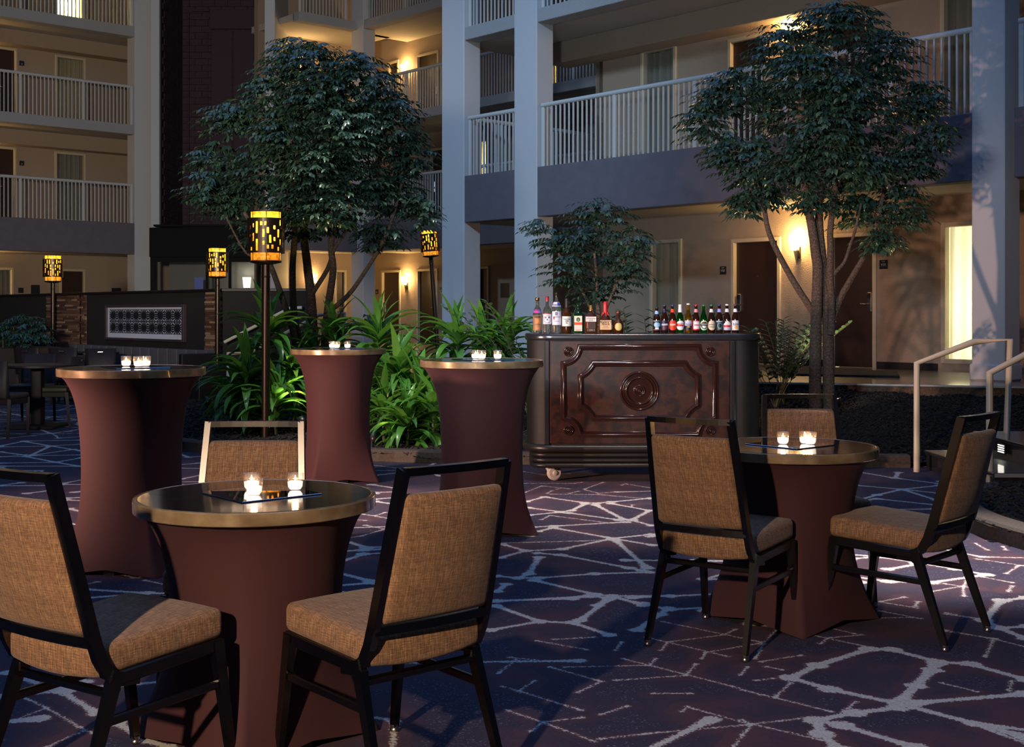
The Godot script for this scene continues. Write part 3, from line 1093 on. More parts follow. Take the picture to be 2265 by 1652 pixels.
	for h in [[3.14, FLOOR2], [6.66, FLOOR3], [9.53, FLOOR4], [12.4, 12.6]]:
		slab("walkway_soffit", PM, m0 - 0.5, 8.0, 0.28, 2.6, h[0], h[1] - 0.02, mats.soffit)
	railing(PM, 0.12, m0 + 0.3, 0.4, FLOOR2, "white far balcony railing behind the left tree crown, second floor")
	railing(PM, 0.12, m0 + 0.3, 0.4, FLOOR3, "white far balcony railing under the small upper sconce, third floor")
	railing(PM, 0.12, m0 + 0.3, 0.4, FLOOR4, "white far balcony railing at the top above the upper sconce")
	railing(PM, 0.12, 1.3, 6.4, FLOOR3, "white far railing seen between and past the close columns, third floor")
	railing(PM, 0.12, 1.3, 6.4, FLOOR2, "white far railing seen low through the nearer balcony balusters")
	holes = []
	holes.append(door(PM, wo, 847, 884, DECK))
	holes.append(door(PM, wo, 926, 966, DECK, true))
	holes.append(door(PM, wo, 1059, 1079, DECK, true))
	wall("wall_back", PM, wo, -9.0, 9.0, 0.0, 3.3, holes, mats.wall_plaster)
	holes = []
	holes.append(door(PM, wo, 955, 985, FLOOR2))
	holes.append(window(PM, wo, 1060, 1078, FLOOR2 + 0.1, FLOOR2 + 2.2, "curtain_cloth"))
	wall("wall_back", PM, wo, -9.0, 9.0, 3.3, 6.75, holes, mats.wall_plaster)
	holes = []
	holes.append(door(PM, wo, 862, 880, FLOOR3))
	holes.append(door(PM, wo, 925, 968, FLOOR3, true))
	holes.append(window(PM, wo, 1222, 1234, FLOOR3 + 0.1, FLOOR3 + 2.2, "curtain_cloth"))
	wall("wall_back", PM, wo, -9.0, 9.0, 6.75, 12.6, holes, mats.wall_plaster)
	for q in [[1069, FLOOR2 + 1.2], [1228, FLOOR3 + 1.2]]:
		var rl := thing("room_lamp", "lamp glowing behind a narrow lit far window, %s floor" % ("second" if q[1] < 6.0 else "third"), "lamp", pl_xf(PM, pl_s(PM, q[0], wo), wo + 0.9, q[1]))
		put("lamp_bulb", bb.done(mats.lobby_lamp) if false else (bl.get_child(0) as MeshInstance3D).mesh, rl)
		omni("lamp_light", Vector3.ZERO, Color(1.0, 0.92, 0.68), 11.0, rl, 0.1)
	sconce(PM, wo, 901, 2.20, "lit wall sconce between two brown doors of the far wing", 1.4)
	sconce(PM, wo, 899, FLOOR3 + 1.72, "small lit wall sconce on the third floor of the far wing", 1.4)
	sign_plate(PM, wo, 834, 645, 0.14, 0.14, "small dark room sign left of the far brown door", [["109", 0.05, -0.02]])
	sign_plate(PM, wo, 976, 641, 0.14, 0.14, "small dark room sign beside the far column", [["110", 0.05, -0.02]])
	sign_plate(PM, wo, 1117, 642, 0.36, 0.40, "dark blue notice board on the far wall between two columns", [], "notice_board")
	# the short piece of that wing left of its inner corner
	slab("fascia", PC, -1.95, 0.0, 0.015, 0.3, 3.10, FLOOR2, mats.fascia)
	for h in [[6.62, FLOOR3], [9.49, FLOOR4]]:
		slab("balcony_slab", PC, -1.95, 0.0, 0.015, 0.35, h[0], h[1], mats.stucco)
	for h in [[3.14, FLOOR2], [6.66, FLOOR3], [9.53, FLOOR4], [12.4, 12.6]]:
		slab("walkway_soffit", PC, -1.95, 1.4, 0.28, 2.6, h[0], h[1] - 0.02, mats.soffit)
	railing(PC, 0.12, -1.9, -0.3, FLOOR4, "white far railing left of the inner corner column, top floor")
	railing(PC, 0.12, -1.9, -0.3, FLOOR3, "white far railing left of the inner corner column, third floor")
	holes = [door(PC, wo, 744, 762, DECK)]
	wall("wall_back", PC, wo, -2.0, 3.0, 0.0, 3.3, holes, mats.wall_plaster)
	wall("wall_back", PC, wo, -2.0, 3.0, 3.3, 12.6, [], mats.wall_plaster)
	sconce(PC, wo, 668, FLOOR3 + 1.72, "lit wall sconce hidden behind the pier beside the dark shaft", 0.9)
	sconce(PC, wo, 690, 2.25, "lit wall sconce behind the left tree trunks", 0.7)

	# -- the wing on the left
	slab("fascia", PL, -8.0, -0.1, 0.015, 0.3, 3.05, FLOOR2 - 0.04, mats.fascia)
	slab("fascia", PL, 0.42, 0.66, 0.02, 0.3, 3.05, FLOOR2 - 0.04, mats.fascia)
	for h in [[6.55, FLOOR3 - 0.04], [9.40, FLOOR4 - 0.04]]:
		slab("balcony_slab", PL, -8.0, -0.05, 0.015, 0.35, h[0], h[1], mats.stucco)
		slab("balcony_slab", PL, 0.42, 0.66, 0.02, 0.35, h[0], h[1], mats.stucco)
	for h in [[3.09, FLOOR2], [6.6, FLOOR3], [9.45, FLOOR4], [12.4, 12.6]]:
		slab("walkway_soffit", PL, -8.0, 0.64, 0.28, 2.6, h[0], h[1] - 0.06, mats.soffit)
	column(PL, -0.1, 0.42, 0.5, 0.0, 12.6)
	railing(PL, 0.12, -5.2, -0.12, FLOOR2 - 0.04, "white balcony railing of the left wing, second floor")
	railing(PL, 0.12, -5.2, -0.12, FLOOR3 - 0.04, "white balcony railing of the left wing, third floor")
	railing(PL, 0.12, -5.2, -0.12, FLOOR4 - 0.04, "white balcony railing of the left wing at the top, before a lit window")
	holes = [window(PL, wo, -30, 27, 0.6, 2.62, "curtain_cloth"), door(PL, wo, 136, 184, DECK)]
	wall("wall_left", PL, wo, -9.0, 3.0, 0.0, 3.3, holes, mats.wall_plaster)
	holes = [door(PL, wo, -12, 31, FLOOR2 - 0.04), window(PL, wo, 123, 187, FLOOR2 + 0.1, FLOOR2 + 2.1, "curtain_cloth")]
	wall("wall_left", PL, wo, -9.0, 3.0, 3.3, 6.7, holes, mats.wall_plaster)
	holes = [door(PL, wo, -12, 33, FLOOR3 - 0.04), window(PL, wo, 124, 187, FLOOR3 + 0.1, FLOOR3 + 2.1, "curtain_cloth")]
	wall("wall_left", PL, wo, -9.0, 3.0, 6.7, 9.6, holes, mats.wall_plaster)
	holes = [window(PL, wo, 124, 186, FLOOR4 + 0.1, FLOOR4 + 2.1, "curtain_cloth")]
	wall("wall_left", PL, wo, -9.0, 3.0, 9.6, 12.6, holes, mats.wall_plaster)
	var l4 := thing("room_lamp", "lamp glowing behind the lit curtain of the left wing's top floor", "lamp", pl_xf(PL, pl_s(PL, 155, wo), wo + 0.9, FLOOR4 + 1.0))
	put("lamp_bulb", (bl.get_child(0) as MeshInstance3D).mesh, l4)
	omni("lamp_light", Vector3.ZERO, Color(1.0, 0.92, 0.65), 20.0, l4, 0.1)
	# the rooms' floors behind the walls part one storey from the next
	for h in [3.5, 6.5, 9.4]:
		slab("room_floor", PL, -9.0, 1.0, wo + 0.2, 4.8, h, h + 0.2, mats.soffit)
		slab("room_floor", PF, ws0 + 0.2, 16.0, wo + 0.2, 8.0, h, h + 0.2, mats.soffit)
		slab("room_floor", PM, -3.0, 9.0, wo + 0.2, 5.0, h, h + 0.2, mats.soffit)
	for q in [[FLOOR2, "second"], [FLOOR3, "third"]]:
		slab("bulkhead", PL, -8.0, 0.64, wo - 0.5, wo, q[0] + 2.18, q[0] + 2.62, mats.wall_plaster)
		sconce(PL, wo, -75, q[0] + 1.7, "wall sconce of the left wing's walkway, %s floor" % q[1], 0.75)
		sign_plate(PL, wo, 48, 140 if q[1] == "third" else 361, 0.14, 0.14, "small dark sign beside the left wing's %s-floor door" % q[1], [["2" if q[1] == "second" else "3", 0.06, -0.02]])
	sconce(PL, wo, -70, 2.1, "wall sconce of the left wing's ground floor walkway", 1.0)
	sign_plate(PL, wo, 46, 642, 0.15, 0.15, "small dark room sign beside the left curtained window", [["", 0.05, 0.0]] if false else [])
	sign_plate(PL, wo, 78, 646, 0.26, 0.42, "tall dark notice board beside the left curtained window", [["", 0.05, 0.0]] if false else [], "notice_board")
	sign_plate(PL, wo, 257, 645, 0.30, 0.22, "dark wall sign above the dark partition near the framed art", [], "wall_sign")

	# -- piers and the lift shaft between the wings
	var piers := MB.new()
	piers.bb(V(-10.42, 2.95, 36.5), V(-10.17, 12.6, 38.9), 0.01)
	struct("pier", piers, mats.white_paint)
	piers = MB.new()
	piers.bb(V(-6.90, 0.0, 35.3), V(-6.61, 12.6, 38.9), 0.01)
	struct("pier", piers, mats.white_paint)
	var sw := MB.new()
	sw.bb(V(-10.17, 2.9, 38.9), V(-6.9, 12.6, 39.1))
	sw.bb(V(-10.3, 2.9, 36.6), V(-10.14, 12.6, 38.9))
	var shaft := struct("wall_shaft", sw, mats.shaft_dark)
	var bk := MB.new()
	bk.box(Vector3.ZERO, Vector3(0.392, 0.192, 0.03), 0.006)
	var bmesh := bk.done(mats.dark_block)
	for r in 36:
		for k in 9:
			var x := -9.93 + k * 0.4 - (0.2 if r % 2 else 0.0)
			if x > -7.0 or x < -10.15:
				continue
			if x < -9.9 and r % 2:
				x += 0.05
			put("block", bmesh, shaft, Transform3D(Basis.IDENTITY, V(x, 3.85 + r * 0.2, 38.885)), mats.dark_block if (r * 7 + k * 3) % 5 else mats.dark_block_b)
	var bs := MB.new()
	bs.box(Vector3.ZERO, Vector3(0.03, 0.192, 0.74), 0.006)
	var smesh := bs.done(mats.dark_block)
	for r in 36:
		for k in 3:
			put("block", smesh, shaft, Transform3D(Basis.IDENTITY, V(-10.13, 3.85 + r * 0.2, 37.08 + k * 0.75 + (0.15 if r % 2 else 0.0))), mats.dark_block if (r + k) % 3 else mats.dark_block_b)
	for q in [[465, 565, 22, 65, 0.09], [468, 514, 68, 500, 0.03], [517, 562, 68, 500, 0.03], [425, 464, 22, 26, 0.08], [425, 464, 38, 44, 0.06], [567, 585, 22, 26, 0.08], [567, 585, 38, 44, 0.06], [425, 464, 253, 259, 0.07], [430, 464, 272, 277, 0.05], [398, 404, 0, 500, 0.08], [416, 419, 26, 500, 0.05], [366, 371, 205, 500, 0.06]]:
		var p := dp(q[0], q[3], 38.87)
		var p2 := dp(q[1], q[2], 38.87)
		var mb := MB.new()
		mb.bb(Vector3(p.x, p.y, p.z), Vector3(p2.x, p2.y, p.z + q[4]), 0.008)
		part("steel_plate" if q[1] - q[0] > 20 else "conduit", mb, mats.dark_block_b, shaft)
	# lift lobby under the shaft
	var hd := MB.new()
	hd.bb(V(-10.35, 2.93, 36.1), V(-6.95, 3.78, 38.8), 0.02)
	hd.bb(V(-10.2, 3.80, 36.0), V(-6.95, 3.86, 36.3), 0.01)
	struct("lobby_header", hd, mats.header_black)
	var lb := MB.new()
	lb.bb(V(-10.4, 0.0, 38.4), V(-6.9, 2.93, 38.6))
	struct("wall_lobby", lb, mat("lobby_grey", lin(0.16, 0.16, 0.16), 0.7))
	var sf := MB.new()
	for x in [-10.33, -8.75, -8.1, -7.3]:
		sf.bb(V(x, 0.0, 36.15), V(x + 0.07, 2.93, 36.25), 0.005)
	sf.bb(V(-10.33, 2.80, 36.14), V(-7.0, 2.93, 36.26), 0.005)
	n_window += 1
	var gl := struct("window_%d" % n_window, sf, mats.header_black)
	for q in [[-10.26, -8.75], [-8.68, -8.1], [-8.03, -7.3]]:
		var g := MB.new()
		g.quad(V(q[0], 0, 36.2), V(q[1], 0, 36.2), V(q[1], 2.8, 36.2), V(q[0], 2.8, 36.2), Vector3(0, 0, 1))
		part("pane", g, mats.pane_glass, gl)
	var po := thing("lobby_poster", "small blue printed notice on the lift lobby glass", "poster", at(dp(440, 627, 36.193)))
	var pb := MB.new()
	pb.box(Vector3.ZERO, Vector3(0.25, 0.35, 0.006))
	part("sheet", pb, mat("poster_blue", lin(0.13, 0.17, 0.45), 0.6), po)
	var ll := thing("lobby_lamp", "white wall lamp glowing inside the lift lobby", "wall lamp", at(dp(546, 625, 38.1)))
	var lm := MB.new()
	lm.lathe([Vector2(0.10, -0.15), Vector2(0.13, 0.16), Vector2(0.125, 0.16), Vector2(0.095, -0.15)], 16)
	part("lamp_shade", lm, mats.lobby_lamp, ll)
	var lbk := MB.new()
	lbk.box(Vector3(0, -0.2, -0.13), Vector3(0.08, 0.1, 0.34), 0.01)
	part("bracket", lbk, mats.sconce_metal, ll)
	omni("lamp_light", Vector3(0, 0.08, 0), Color(1.0, 0.95, 0.82), 0.22, ll, 0.06)


func sweep_kerb(path: Array, w: float, h: float) -> MB:
	var mb := MB.new()
	var rows := []
	for i in path.size():
		var p: Vector2 = path[i]
		var t: Vector2 = ((path[mini(i + 1, path.size() - 1)] as Vector2) - (path[maxi(i - 1, 0)] as Vector2)).normalized()
		var n := Vector2(-t.y, t.x)
		var row := []
		for q in [[0.0, 0.0], [0.0, h - 0.015], [0.015, h], [w - 0.015, h], [w, h - 0.015], [w, 0.0]]:
			var s: Vector2 = p + n * q[0]
			row.append(V(s.x, q[1], s.y))
		rows.append(row)
	mb.flat()
	for i in rows.size() - 1:
		for k in 5:
			var a: Vector3 = rows[i][k]
			var c: Vector3 = rows[i + 1][k + 1]
			var mid: Vector3 = (rows[i][0] + rows[i][5]) / 2.0 + Vector3(0, h * 0.4, 0)
			mb.quad(a, rows[i][k + 1], c, rows[i + 1][k], (a + c) / 2.0 - mid)
	return mb


func smooth_path(p: Array, n := 6) -> Array:
	var out := []
	for i in p.size() - 1:
		for k in n:
			out.append((p[i] as Vector2).cubic_interpolate(p[i + 1], p[maxi(i - 1, 0)], p[mini(i + 2, p.size() - 1)], float(k) / n))
	out.append(p[-1])
	return out


func bed_height(x: float, d: float) -> float:
	var back := clampf((d - 11.5) / 4.5, 0.0, 1.0)
	var rise := lerpf(0.10, 0.30, smoothstep(-1.5, 2.5, x))
	return 0.075 + rise * back + 0.02 * sin(x * 3.1 + d * 1.7) + 0.015 * sin(x * 7.3 - d * 4.1)


func bed_mesh(poly: PackedVector2Array, step: float) -> MB:
	var mb := MB.new()
	mb.smooth(1)
	var lo := Vector2(INF, INF)
	var hi := -lo
	for p in poly:
		lo = lo.min(p)
		hi = hi.max(p)
	var nx := int((hi.x - lo.x) / step)
	var nd := int((hi.y - lo.y) / step)
	for i in nx:
		for j in nd:
			var q := []
			var c := lo + Vector2(i + 0.5, j + 0.5) * step
			if not Geometry2D.is_point_in_polygon(c, poly):
				continue
			for e in [[0, 0], [1, 0], [1, 1], [0, 1]]:
				var p := lo + Vector2(i + e[0], j + e[1]) * step
				q.append(V(p.x, bed_height(p.x, p.y), p.y))
			mb.quad(q[0], q[1], q[2], q[3], Vector3.UP)
	return mb


func bed_chips(poly: PackedVector2Array, n: int, parent: Node, seed_: int) -> void:
	var r := RandomNumberGenerator.new()
	r.seed = seed_
	var lo := Vector2(INF, INF)
	var hi := -lo
	for p in poly:
		lo = lo.min(p)
		hi = hi.max(p)
	var cm := MB.new()
	cm.box(Vector3.ZERO, Vector3(0.046, 0.008, 0.014))
	var mm := MultiMesh.new()
	mm.transform_format = MultiMesh.TRANSFORM_3D
	mm.use_colors = true
	var m := mat("mulch_chip", Color(1, 1, 1), 0.85)
	m.vertex_color_use_as_albedo = true
	mm.mesh = cm.done(m)
	mm.instance_count = n
	var i := 0
	while i < n:
		var p := Vector2(r.randf_range(lo.x, hi.x), r.randf_range(lo.y, hi.y))
		if not Geometry2D.is_point_in_polygon(p, poly):
			continue
		var s := r.randf_range(0.5, 1.5)
		var b := Basis.from_euler(Vector3(r.randf_range(-0.5, 0.5), r.randf() * TAU, r.randf_range(-0.5, 0.5))).scaled(Vector3(s, s, s))
		mm.set_instance_transform(i, Transform3D(b, V(p.x, bed_height(p.x, p.y) + 0.008, p.y)))
		var c := r.randf_range(0.003, 0.018)
		mm.set_instance_color(i, Color(c * 1.15, c, c * 0.95))
		i += 1
	var o := MultiMeshInstance3D.new()
	o.name = "mulch_chips"
	o.multimesh = mm
	parent.add_child(o)
	stuff(o)


func make_beds() -> void:
	# raised granite deck along the wings
	var deck := PackedVector2Array([Vector2(13.9, 12.4), Vector2(7.5, 14.85), Vector2(6.2, 15.3), Vector2(3.24, 16.3), Vector2(0, 17.0), Vector2(-2.9, 17.2), Vector2(-2.9, 18.32), Vector2(-4.35, 18.62), Vector2(-13.4, 28.7), Vector2(-17.9, 28.7), Vector2(-17.9, 41.9), Vector2(13.9, 41.9)])
	var low := PackedVector2Array()
	var inset := PackedVector2Array()
	for p in deck:
		low.append(Vector2(p.x, -p.y))
		inset.append(Vector2(p.x, -p.y - 0.03))
	var mb := MB.new()
	mb.prism(inset, -0.005, DECK - 0.035)
	struct("deck_base", mb, mats.concrete)
	mb = MB.new()
	mb.prism(low, DECK - 0.035, DECK)
	struct("deck", mb, mats.granite)
	var edge := MB.new()
	for i in range(1, 5):
		var a := deck[i]
		var b := deck[i + 1]
		edge.tube([V(a.x, DECK - 0.012, a.y - 0.004), V(b.x, DECK - 0.012, b.y - 0.004)], [0.014], 4)
	n_trim += 1
	struct("trim_%d" % n_trim, edge, mats.granite_edge)
	var patch := PackedVector2Array()
	for q in [[1700, 830], [1990, 836], [1985, 826], [1850, 818], [1700, 812]]:
		var p := gp(q[0], q[1], DECK)
		patch.append(Vector2(p.x, p.z))
	mb = MB.new()
	mb.prism(patch, DECK, DECK + 0.03)
	var pm := put("bark_mulch", mb.done(mats.mulch), self)
	tag(stuff(pm), "strip of dark bark mulch on the raised deck before the doors", "mulch")

	# the long planting bed and its kerb
	var front := smooth_path([Vector2(-4.2, 17.2), Vector2(-4.62, 15.9), Vector2(-4.5, 14.3), Vector2(-4.0, 13.2), Vector2(-3.3, 12.5), Vector2(-2.3, 11.95), Vector2(-1.2, 11.6), Vector2(-0.6, 11.45), Vector2(0.1, 11.36), Vector2(1.2, 11.28), Vector2(2.2, 11.22), Vector2(3.5, 11.12)])
	struct("kerb", sweep_kerb(front, 0.16, 0.11), mats.kerb)
	var poly := PackedVector2Array(front)
	for p in [Vector2(7.5, 11.12), Vector2(7.5, 14.9), Vector2(6.2, 15.36), Vector2(3.24, 16.36), Vector2(0, 17.06), Vector2(-2.9, 17.2), Vector2(-2.9, 16.5), Vector2(-3.9, 16.5)]:
		poly.append(p)
	var bed := put("bark_mulch", bed_mesh(poly, 0.11).done(mats.mulch), self)
	tag(stuff(bed), "dark bark mulch filling the long planting bed behind the bar", "mulch")
	bed_chips(poly, 34000, bed, 5)
	var f2 := smooth_path([Vector2(3.70, 9.42), Vector2(3.35, 9.3), Vector2(3.02, 8.8), Vector2(2.86, 8.2), Vector2(2.88, 7.6), Vector2(3.1, 6.9), Vector2(3.7, 6.3), Vector2(5.0, 6.0)])
	var rev := f2.duplicate()
	rev.reverse()
	struct("kerb", sweep_kerb(rev, -0.2, 0.11) if false else sweep_kerb(f2, 0.2, 0.11), mats.kerb)
	var poly2 := PackedVector2Array(f2)
	for p in [Vector2(6.5, 6.0), Vector2(6.5, 9.42)]:
		poly2.append(p)
	var bed2 := put("bark_mulch", bed_mesh(poly2, 0.11).done(mats.mulch), self)
	tag(stuff(bed2), "dark bark mulch in the small bed beside the granite steps", "mulch")
	bed_chips(poly2, 7000, bed2, 6)


func pipe_rail(pts: Array, r := 0.028) -> MB:
	var mb := MB.new()
	mb.tube(pts, [r], 12)
	return mb


func make_steps() -> void:
	var i := 0
	for q in [[3.6, 0.0, 0.165], [4.02, 0.165, 0.33], [4.5, 0.33, 0.47]]:
		var o := struct_node("step_%d" % (i + 1))
		var b := MB.new()
		b.bb(V(q[0] + 0.02, q[1] - (0.005 if i == 0 else 0.165 * i), 9.5), V(7.5, q[2] - 0.03, 11.06), 0.004)
		part("riser", b, mats.granite if i else mats.granite, o)
		var t := MB.new()
		t.bb(V(q[0], q[2] - 0.03, 9.47), V(7.5, q[2], 11.06), 0.006)
		part("tread", t, mats.granite, o)
		var e := MB.new()
		e.bb(V(q[0] + 0.01, q[2] - 0.032, 9.462), V(7.5, q[2] - 0.004, 9.47))
		part("tread_edge", e, mats.granite_edge, o)
		i += 1
	var sl := thing("step_light", "small recessed step light shining on the black granite tread", "step light", at(V(4.02, 0.25, 10.38)))
	var lb := MB.new()
	lb.box(Vector3(-0.004, 0, 0), Vector3(0.012, 0.085, 0.16), 0.003)
	part("housing", lb, mats.black_plastic, sl)
	var lv := MB.new()
	for k in 4:
		lv.box(Vector3(-0.012, -0.027 + k * 0.018, 0), Vector3(0.004, 0.007, 0.12))
	part("light_louvre", lv, glow("step_lamp", Color(1.0, 0.97, 0.9), 4.0), sl)
	var al := lamp_spot("step_lamp_light", V(3.98, 0.26, 10.38), V(3.7, 0.16, 10.38), Color(1, 0.95, 0.85), 0.08, 50.0)
	al.name = "step_lamp_light"
	var h := thing("handrail", "cream painted pipe handrail on the far side of the granite steps", "handrail", Transform3D.IDENTITY, "pipe handrails at the steps")
	part("pipe", pipe_rail([V(3.47, 0.0, 10.85), V(3.47, 0.93, 10.85), V(3.96, 1.115, 10.85), V(4.27, 1.135, 10.85), V(4.24, 0.33, 10.85)]), mats.cream_pipe, h)
	h = thing("handrail", "cream painted pipe handrail behind the chair at the granite steps", "handrail", Transform3D.IDENTITY, "pipe handrails at the steps")
	part("pipe", pipe_rail([V(3.63, 0.0, 9.62), V(3.63, 0.905, 9.62), V(4.2, 1.2, 9.62), V(4.6, 1.23, 9.62), V(4.6, 0.47, 9.62)]), mats.cream_pipe, h)
	# the stair at the far left of the bed
	i = 0
	for q in [[-4.05, 0.157], [-3.6, 0.313], [-3.15, 0.47]]:
		var b := MB.new()
		b.bb(V(q[0], 0.0, 16.62), V(-2.9, q[1], 18.15), 0.006)
		struct("step_%d" % (4 + i), b, mats.granite)
		i += 1
	h = thing("handrail", "white pipe handrail climbing behind the tall green plants", "handrail", Transform3D.IDENTITY, "pipe handrails at the steps")
	part("pipe", pipe_rail([gp(505, 930, 0.1), dp(505, 782, 16.4), dp(552, 780, 16.4), dp(705, 697, 16.4), dp(762, 692, 16.4), dp(762, 800, 16.4)], 0.024), mats.cream_pipe, h)
	h = thing("handrail", "white pipe handrail bracketed to the dark wall beside the stair", "handrail", Transform3D.IDENTITY, "pipe handrails at the steps")
	part("pipe", pipe_rail([dp(496, 757, 17.95), dp(640, 682, 17.95), dp(668, 680, 17.95)], 0.024), mats.cream_pipe, h)
	for q in [[537, 737], [612, 698]]:
		var b := MB.new()
		var p := dp(q[0], q[1], 17.95)
		b.tube([p, p + Vector3(0, -0.06, 0), p + Vector3(0, -0.08, -0.17)], [0.014], 8)
		part("bracket", b, mats.steel, h)


func art_texture() -> ImageTexture:
	var w := 630
	var h := 280
	var im := Image.create(w, h, false, Image.FORMAT_RGB8)
	var pale := Color(0.88, 0.89, 0.96)
	var ink := Color(0.06, 0.045, 0.06)
	var cw := 66.0
	for y in h:
		for x in w:
			var c := pale
			var fx := x - 18.0
			var fy := y - 22.0
			if fx > 0 and fx < cw * 9 and fy > 0 and fy < 212:
				var u := fposmod(fx, cw) - cw / 2
				var v := fposmod(fy, 106.0) - 53.0
				var r := sqrt(u * u + v * v * 0.42)
				var th := atan2(v * 0.65, u)
				var rib := absf(fposmod(th / TAU * 16.0, 1.0) - 0.5) * r * 0.39
				if absf(u) > cw / 2 - 3.0 or absf(v) > 49.0 or rib < 3.2 + r * 0.03 or r < 9.0:
					c = ink
			im.set_pixel(x, y, c)
	return ImageTexture.create_from_image(im)


func make_partition() -> void:
	var hh := 1.71
	var end := pl_s(PP, -60)
	var t := thing("partition", "low dark partition with wood strip bands behind the banquette", "partition", pl_xf(PP))
	var cuts := [[pl_s(PP, 105), pl_s(PP, 193)], [pl_s(PP, 456), 0.0]]
	var body := MB.new()
	body.bb(Vector3(end, 0, -0.16), Vector3(0, hh - 0.04, -0.02))
	part("core", body, mats.booth_black, t)
	for q in [[end, cuts[0][0]], [cuts[0][1], cuts[1][0]]]:
		var p := MB.new()
		p.bb(Vector3(q[0], 0.0, -0.02), Vector3(q[1], hh - 0.04, 0.012), 0.004)
		part("cloth_panel", p, mats.partition_cloth, t)
	var cap := MB.new()
	cap.bb(Vector3(end, hh - 0.045, -0.18), Vector3(0.03, hh, 0.05), 0.008)
	part("cap", cap, mats.partition_cap, t)
	var dv := MB.new()
	dv.bb(Vector3(pl_s(PP, 180), 0, -0.02), Vector3(pl_s(PP, 182.5), hh - 0.04, 0.03), 0.003)
	part("divider", dv, mats.partition_cap, t)
	var r := RandomNumberGenerator.new()
	r.seed = 31
	var kinds := ["strip_a", "strip_b", "strip_a", "strip_c", "strip_d", "strip_b"]
	var sm := {}
	for k in ["strip_a", "strip_b", "strip_c", "strip_d"]:
		var b := MB.new()
		b.box(Vector3.ZERO, Vector3(1, 0.0315, 0.03), 0.002)
		sm[k] = b.done(mats[k])
	for c in cuts:
		for row in 50:
			var s: float = c[0] - r.randf() * 0.15
			while s < c[1] - 0.02:
				var w := r.randf_range(0.22, 0.62)
				var s0 := maxf(s, c[0])
				var s1 := minf(s + w, c[1])
				if s1 - s0 > 0.02 and row > 15:
					put("wood_strip", sm[kinds[r.randi() % kinds.size()]], t, Transform3D(Basis.IDENTITY.scaled(Vector3(s1 - s0 - 0.003, 1, 1)), Vector3((s0 + s1) / 2, 0.03 + row * 0.033, r.randf_range(-0.005, 0.02))))
				s += w
	var low := MB.new()
	for c in cuts:
		low.bb(Vector3(c[0], 0, -0.02), Vector3(c[1], 0.52, 0.005))
	part("strip_base", low, mats.strip_b, t)
	# the wall beside the stair
	var sw := thing("partition", "plain dark low wall beside the stair behind the torch pole", "partition", at(V(-4.16, 0, 18.2)))
	var sb := MB.new()
	sb.bb(Vector3(0, 0, -0.14), Vector3(1.28, hh - 0.04, 0.0), 0.004)
	part("cloth_panel", sb, mats.partition_cloth, sw)
	var sc := MB.new()
	sc.bb(Vector3(-0.02, hh - 0.045, -0.16), Vector3(1.3, hh, 0.02), 0.006)
	part("cap", sc, mats.partition_cap, sw)
	# framed art
	var s0 := pl_s(PP, 236, -0.03)
	var s1 := pl_s(PP, 411, -0.03)
	var sm_ := (s0 + s1) / 2.0
	var h0 := pl_h(PP, sm_, -0.03, 754)
	var h1 := pl_h(PP, sm_, -0.03, 674)
	var art := thing("framed_art", "framed white panel with a dark lattice of star wheels", "wall art", pl_xf(PP, sm_, -0.013, (h0 + h1) / 2.0))
	var w := s1 - s0
	var h := h1 - h0
	var fr := MB.new()
	for sg in [-1.0, 1.0]:
		fr.box(Vector3(sg * (w / 2 - 0.03), 0, 0.03), Vector3(0.06, h, 0.06), 0.006)
		fr.box(Vector3(0, sg * (h / 2 - 0.02), 0.03), Vector3(w - 0.12, 0.04, 0.06), 0.006)
	part("frame", fr, mat("art_frame", lin(0.05, 0.035, 0.04), 0.35), art)
	var pr := MB.new()
	pr.quad(Vector3(-w / 2 + 0.05, -h / 2 + 0.03, 0.025), Vector3(w / 2 - 0.05, -h / 2 + 0.03, 0.025), Vector3(w / 2 - 0.05, h / 2 - 0.03, 0.025), Vector3(-w / 2 + 0.05, h / 2 - 0.03, 0.025), Vector3(0, 0, 1))
	pr.bb(Vector3(-w / 2 + 0.05, -h / 2 + 0.03, 0.0), Vector3(w / 2 - 0.05, h / 2 - 0.03, 0.02))
	var am := StandardMaterial3D.new()
	am.albedo_texture = art_texture()
	am.roughness = 0.5
	part("print", pr, am, art)
	var gl := MB.new()
	gl.quad(Vector3(-w / 2 + 0.05, -h / 2 + 0.03, 0.045), Vector3(w / 2 - 0.05, -h / 2 + 0.03, 0.045), Vector3(w / 2 - 0.05, h / 2 - 0.03, 0.045), Vector3(-w / 2 + 0.05, h / 2 - 0.03, 0.045), Vector3(0, 0, 1))
	part("pane", gl, mats.pane_glass, art)
	# banquette along it
	var b0 := pl_s(PP, 128, -0.35)
	var b1 := pl_s(PP, 452, -0.35)
	var bq := thing("banquette", "grey channel tufted banquette against the dark partition", "bench", pl_xf(PP))
	var base := MB.new()
	base.bb(Vector3(b0, 0, 0.03), Vector3(b1, 0.30, 0.62), 0.01)
	part("base", base, mats.booth_black, bq)
	var seat := MB.new()
	seat.bb(Vector3(b0, 0.30, 0.14), Vector3(b1, 0.46, 0.66), 0.03)
	part("seat_cushion", seat, mats.banquette, bq)
	var n := int((b1 - b0) / 0.30)
	var cm := MB.new()
	cm.cushion(Vector3((b1 - b0) / n, 0.37, 0.13), 0.022, func(v: Vector3) -> Vector3: return v, 2)
	var cmesh := cm.done(mats.banquette)
	for k in n:
		put("back_channel", cmesh, bq, Transform3D(Basis.IDENTITY, Vector3(lerpf(b0, b1, (k + 0.5) / n), 0.625, 0.09)))
	var ep := MB.new()
	ep.bb(Vector3(b1, 0, 0.03), Vector3(b1 + 0.10, 0.78, 0.75), 0.01)
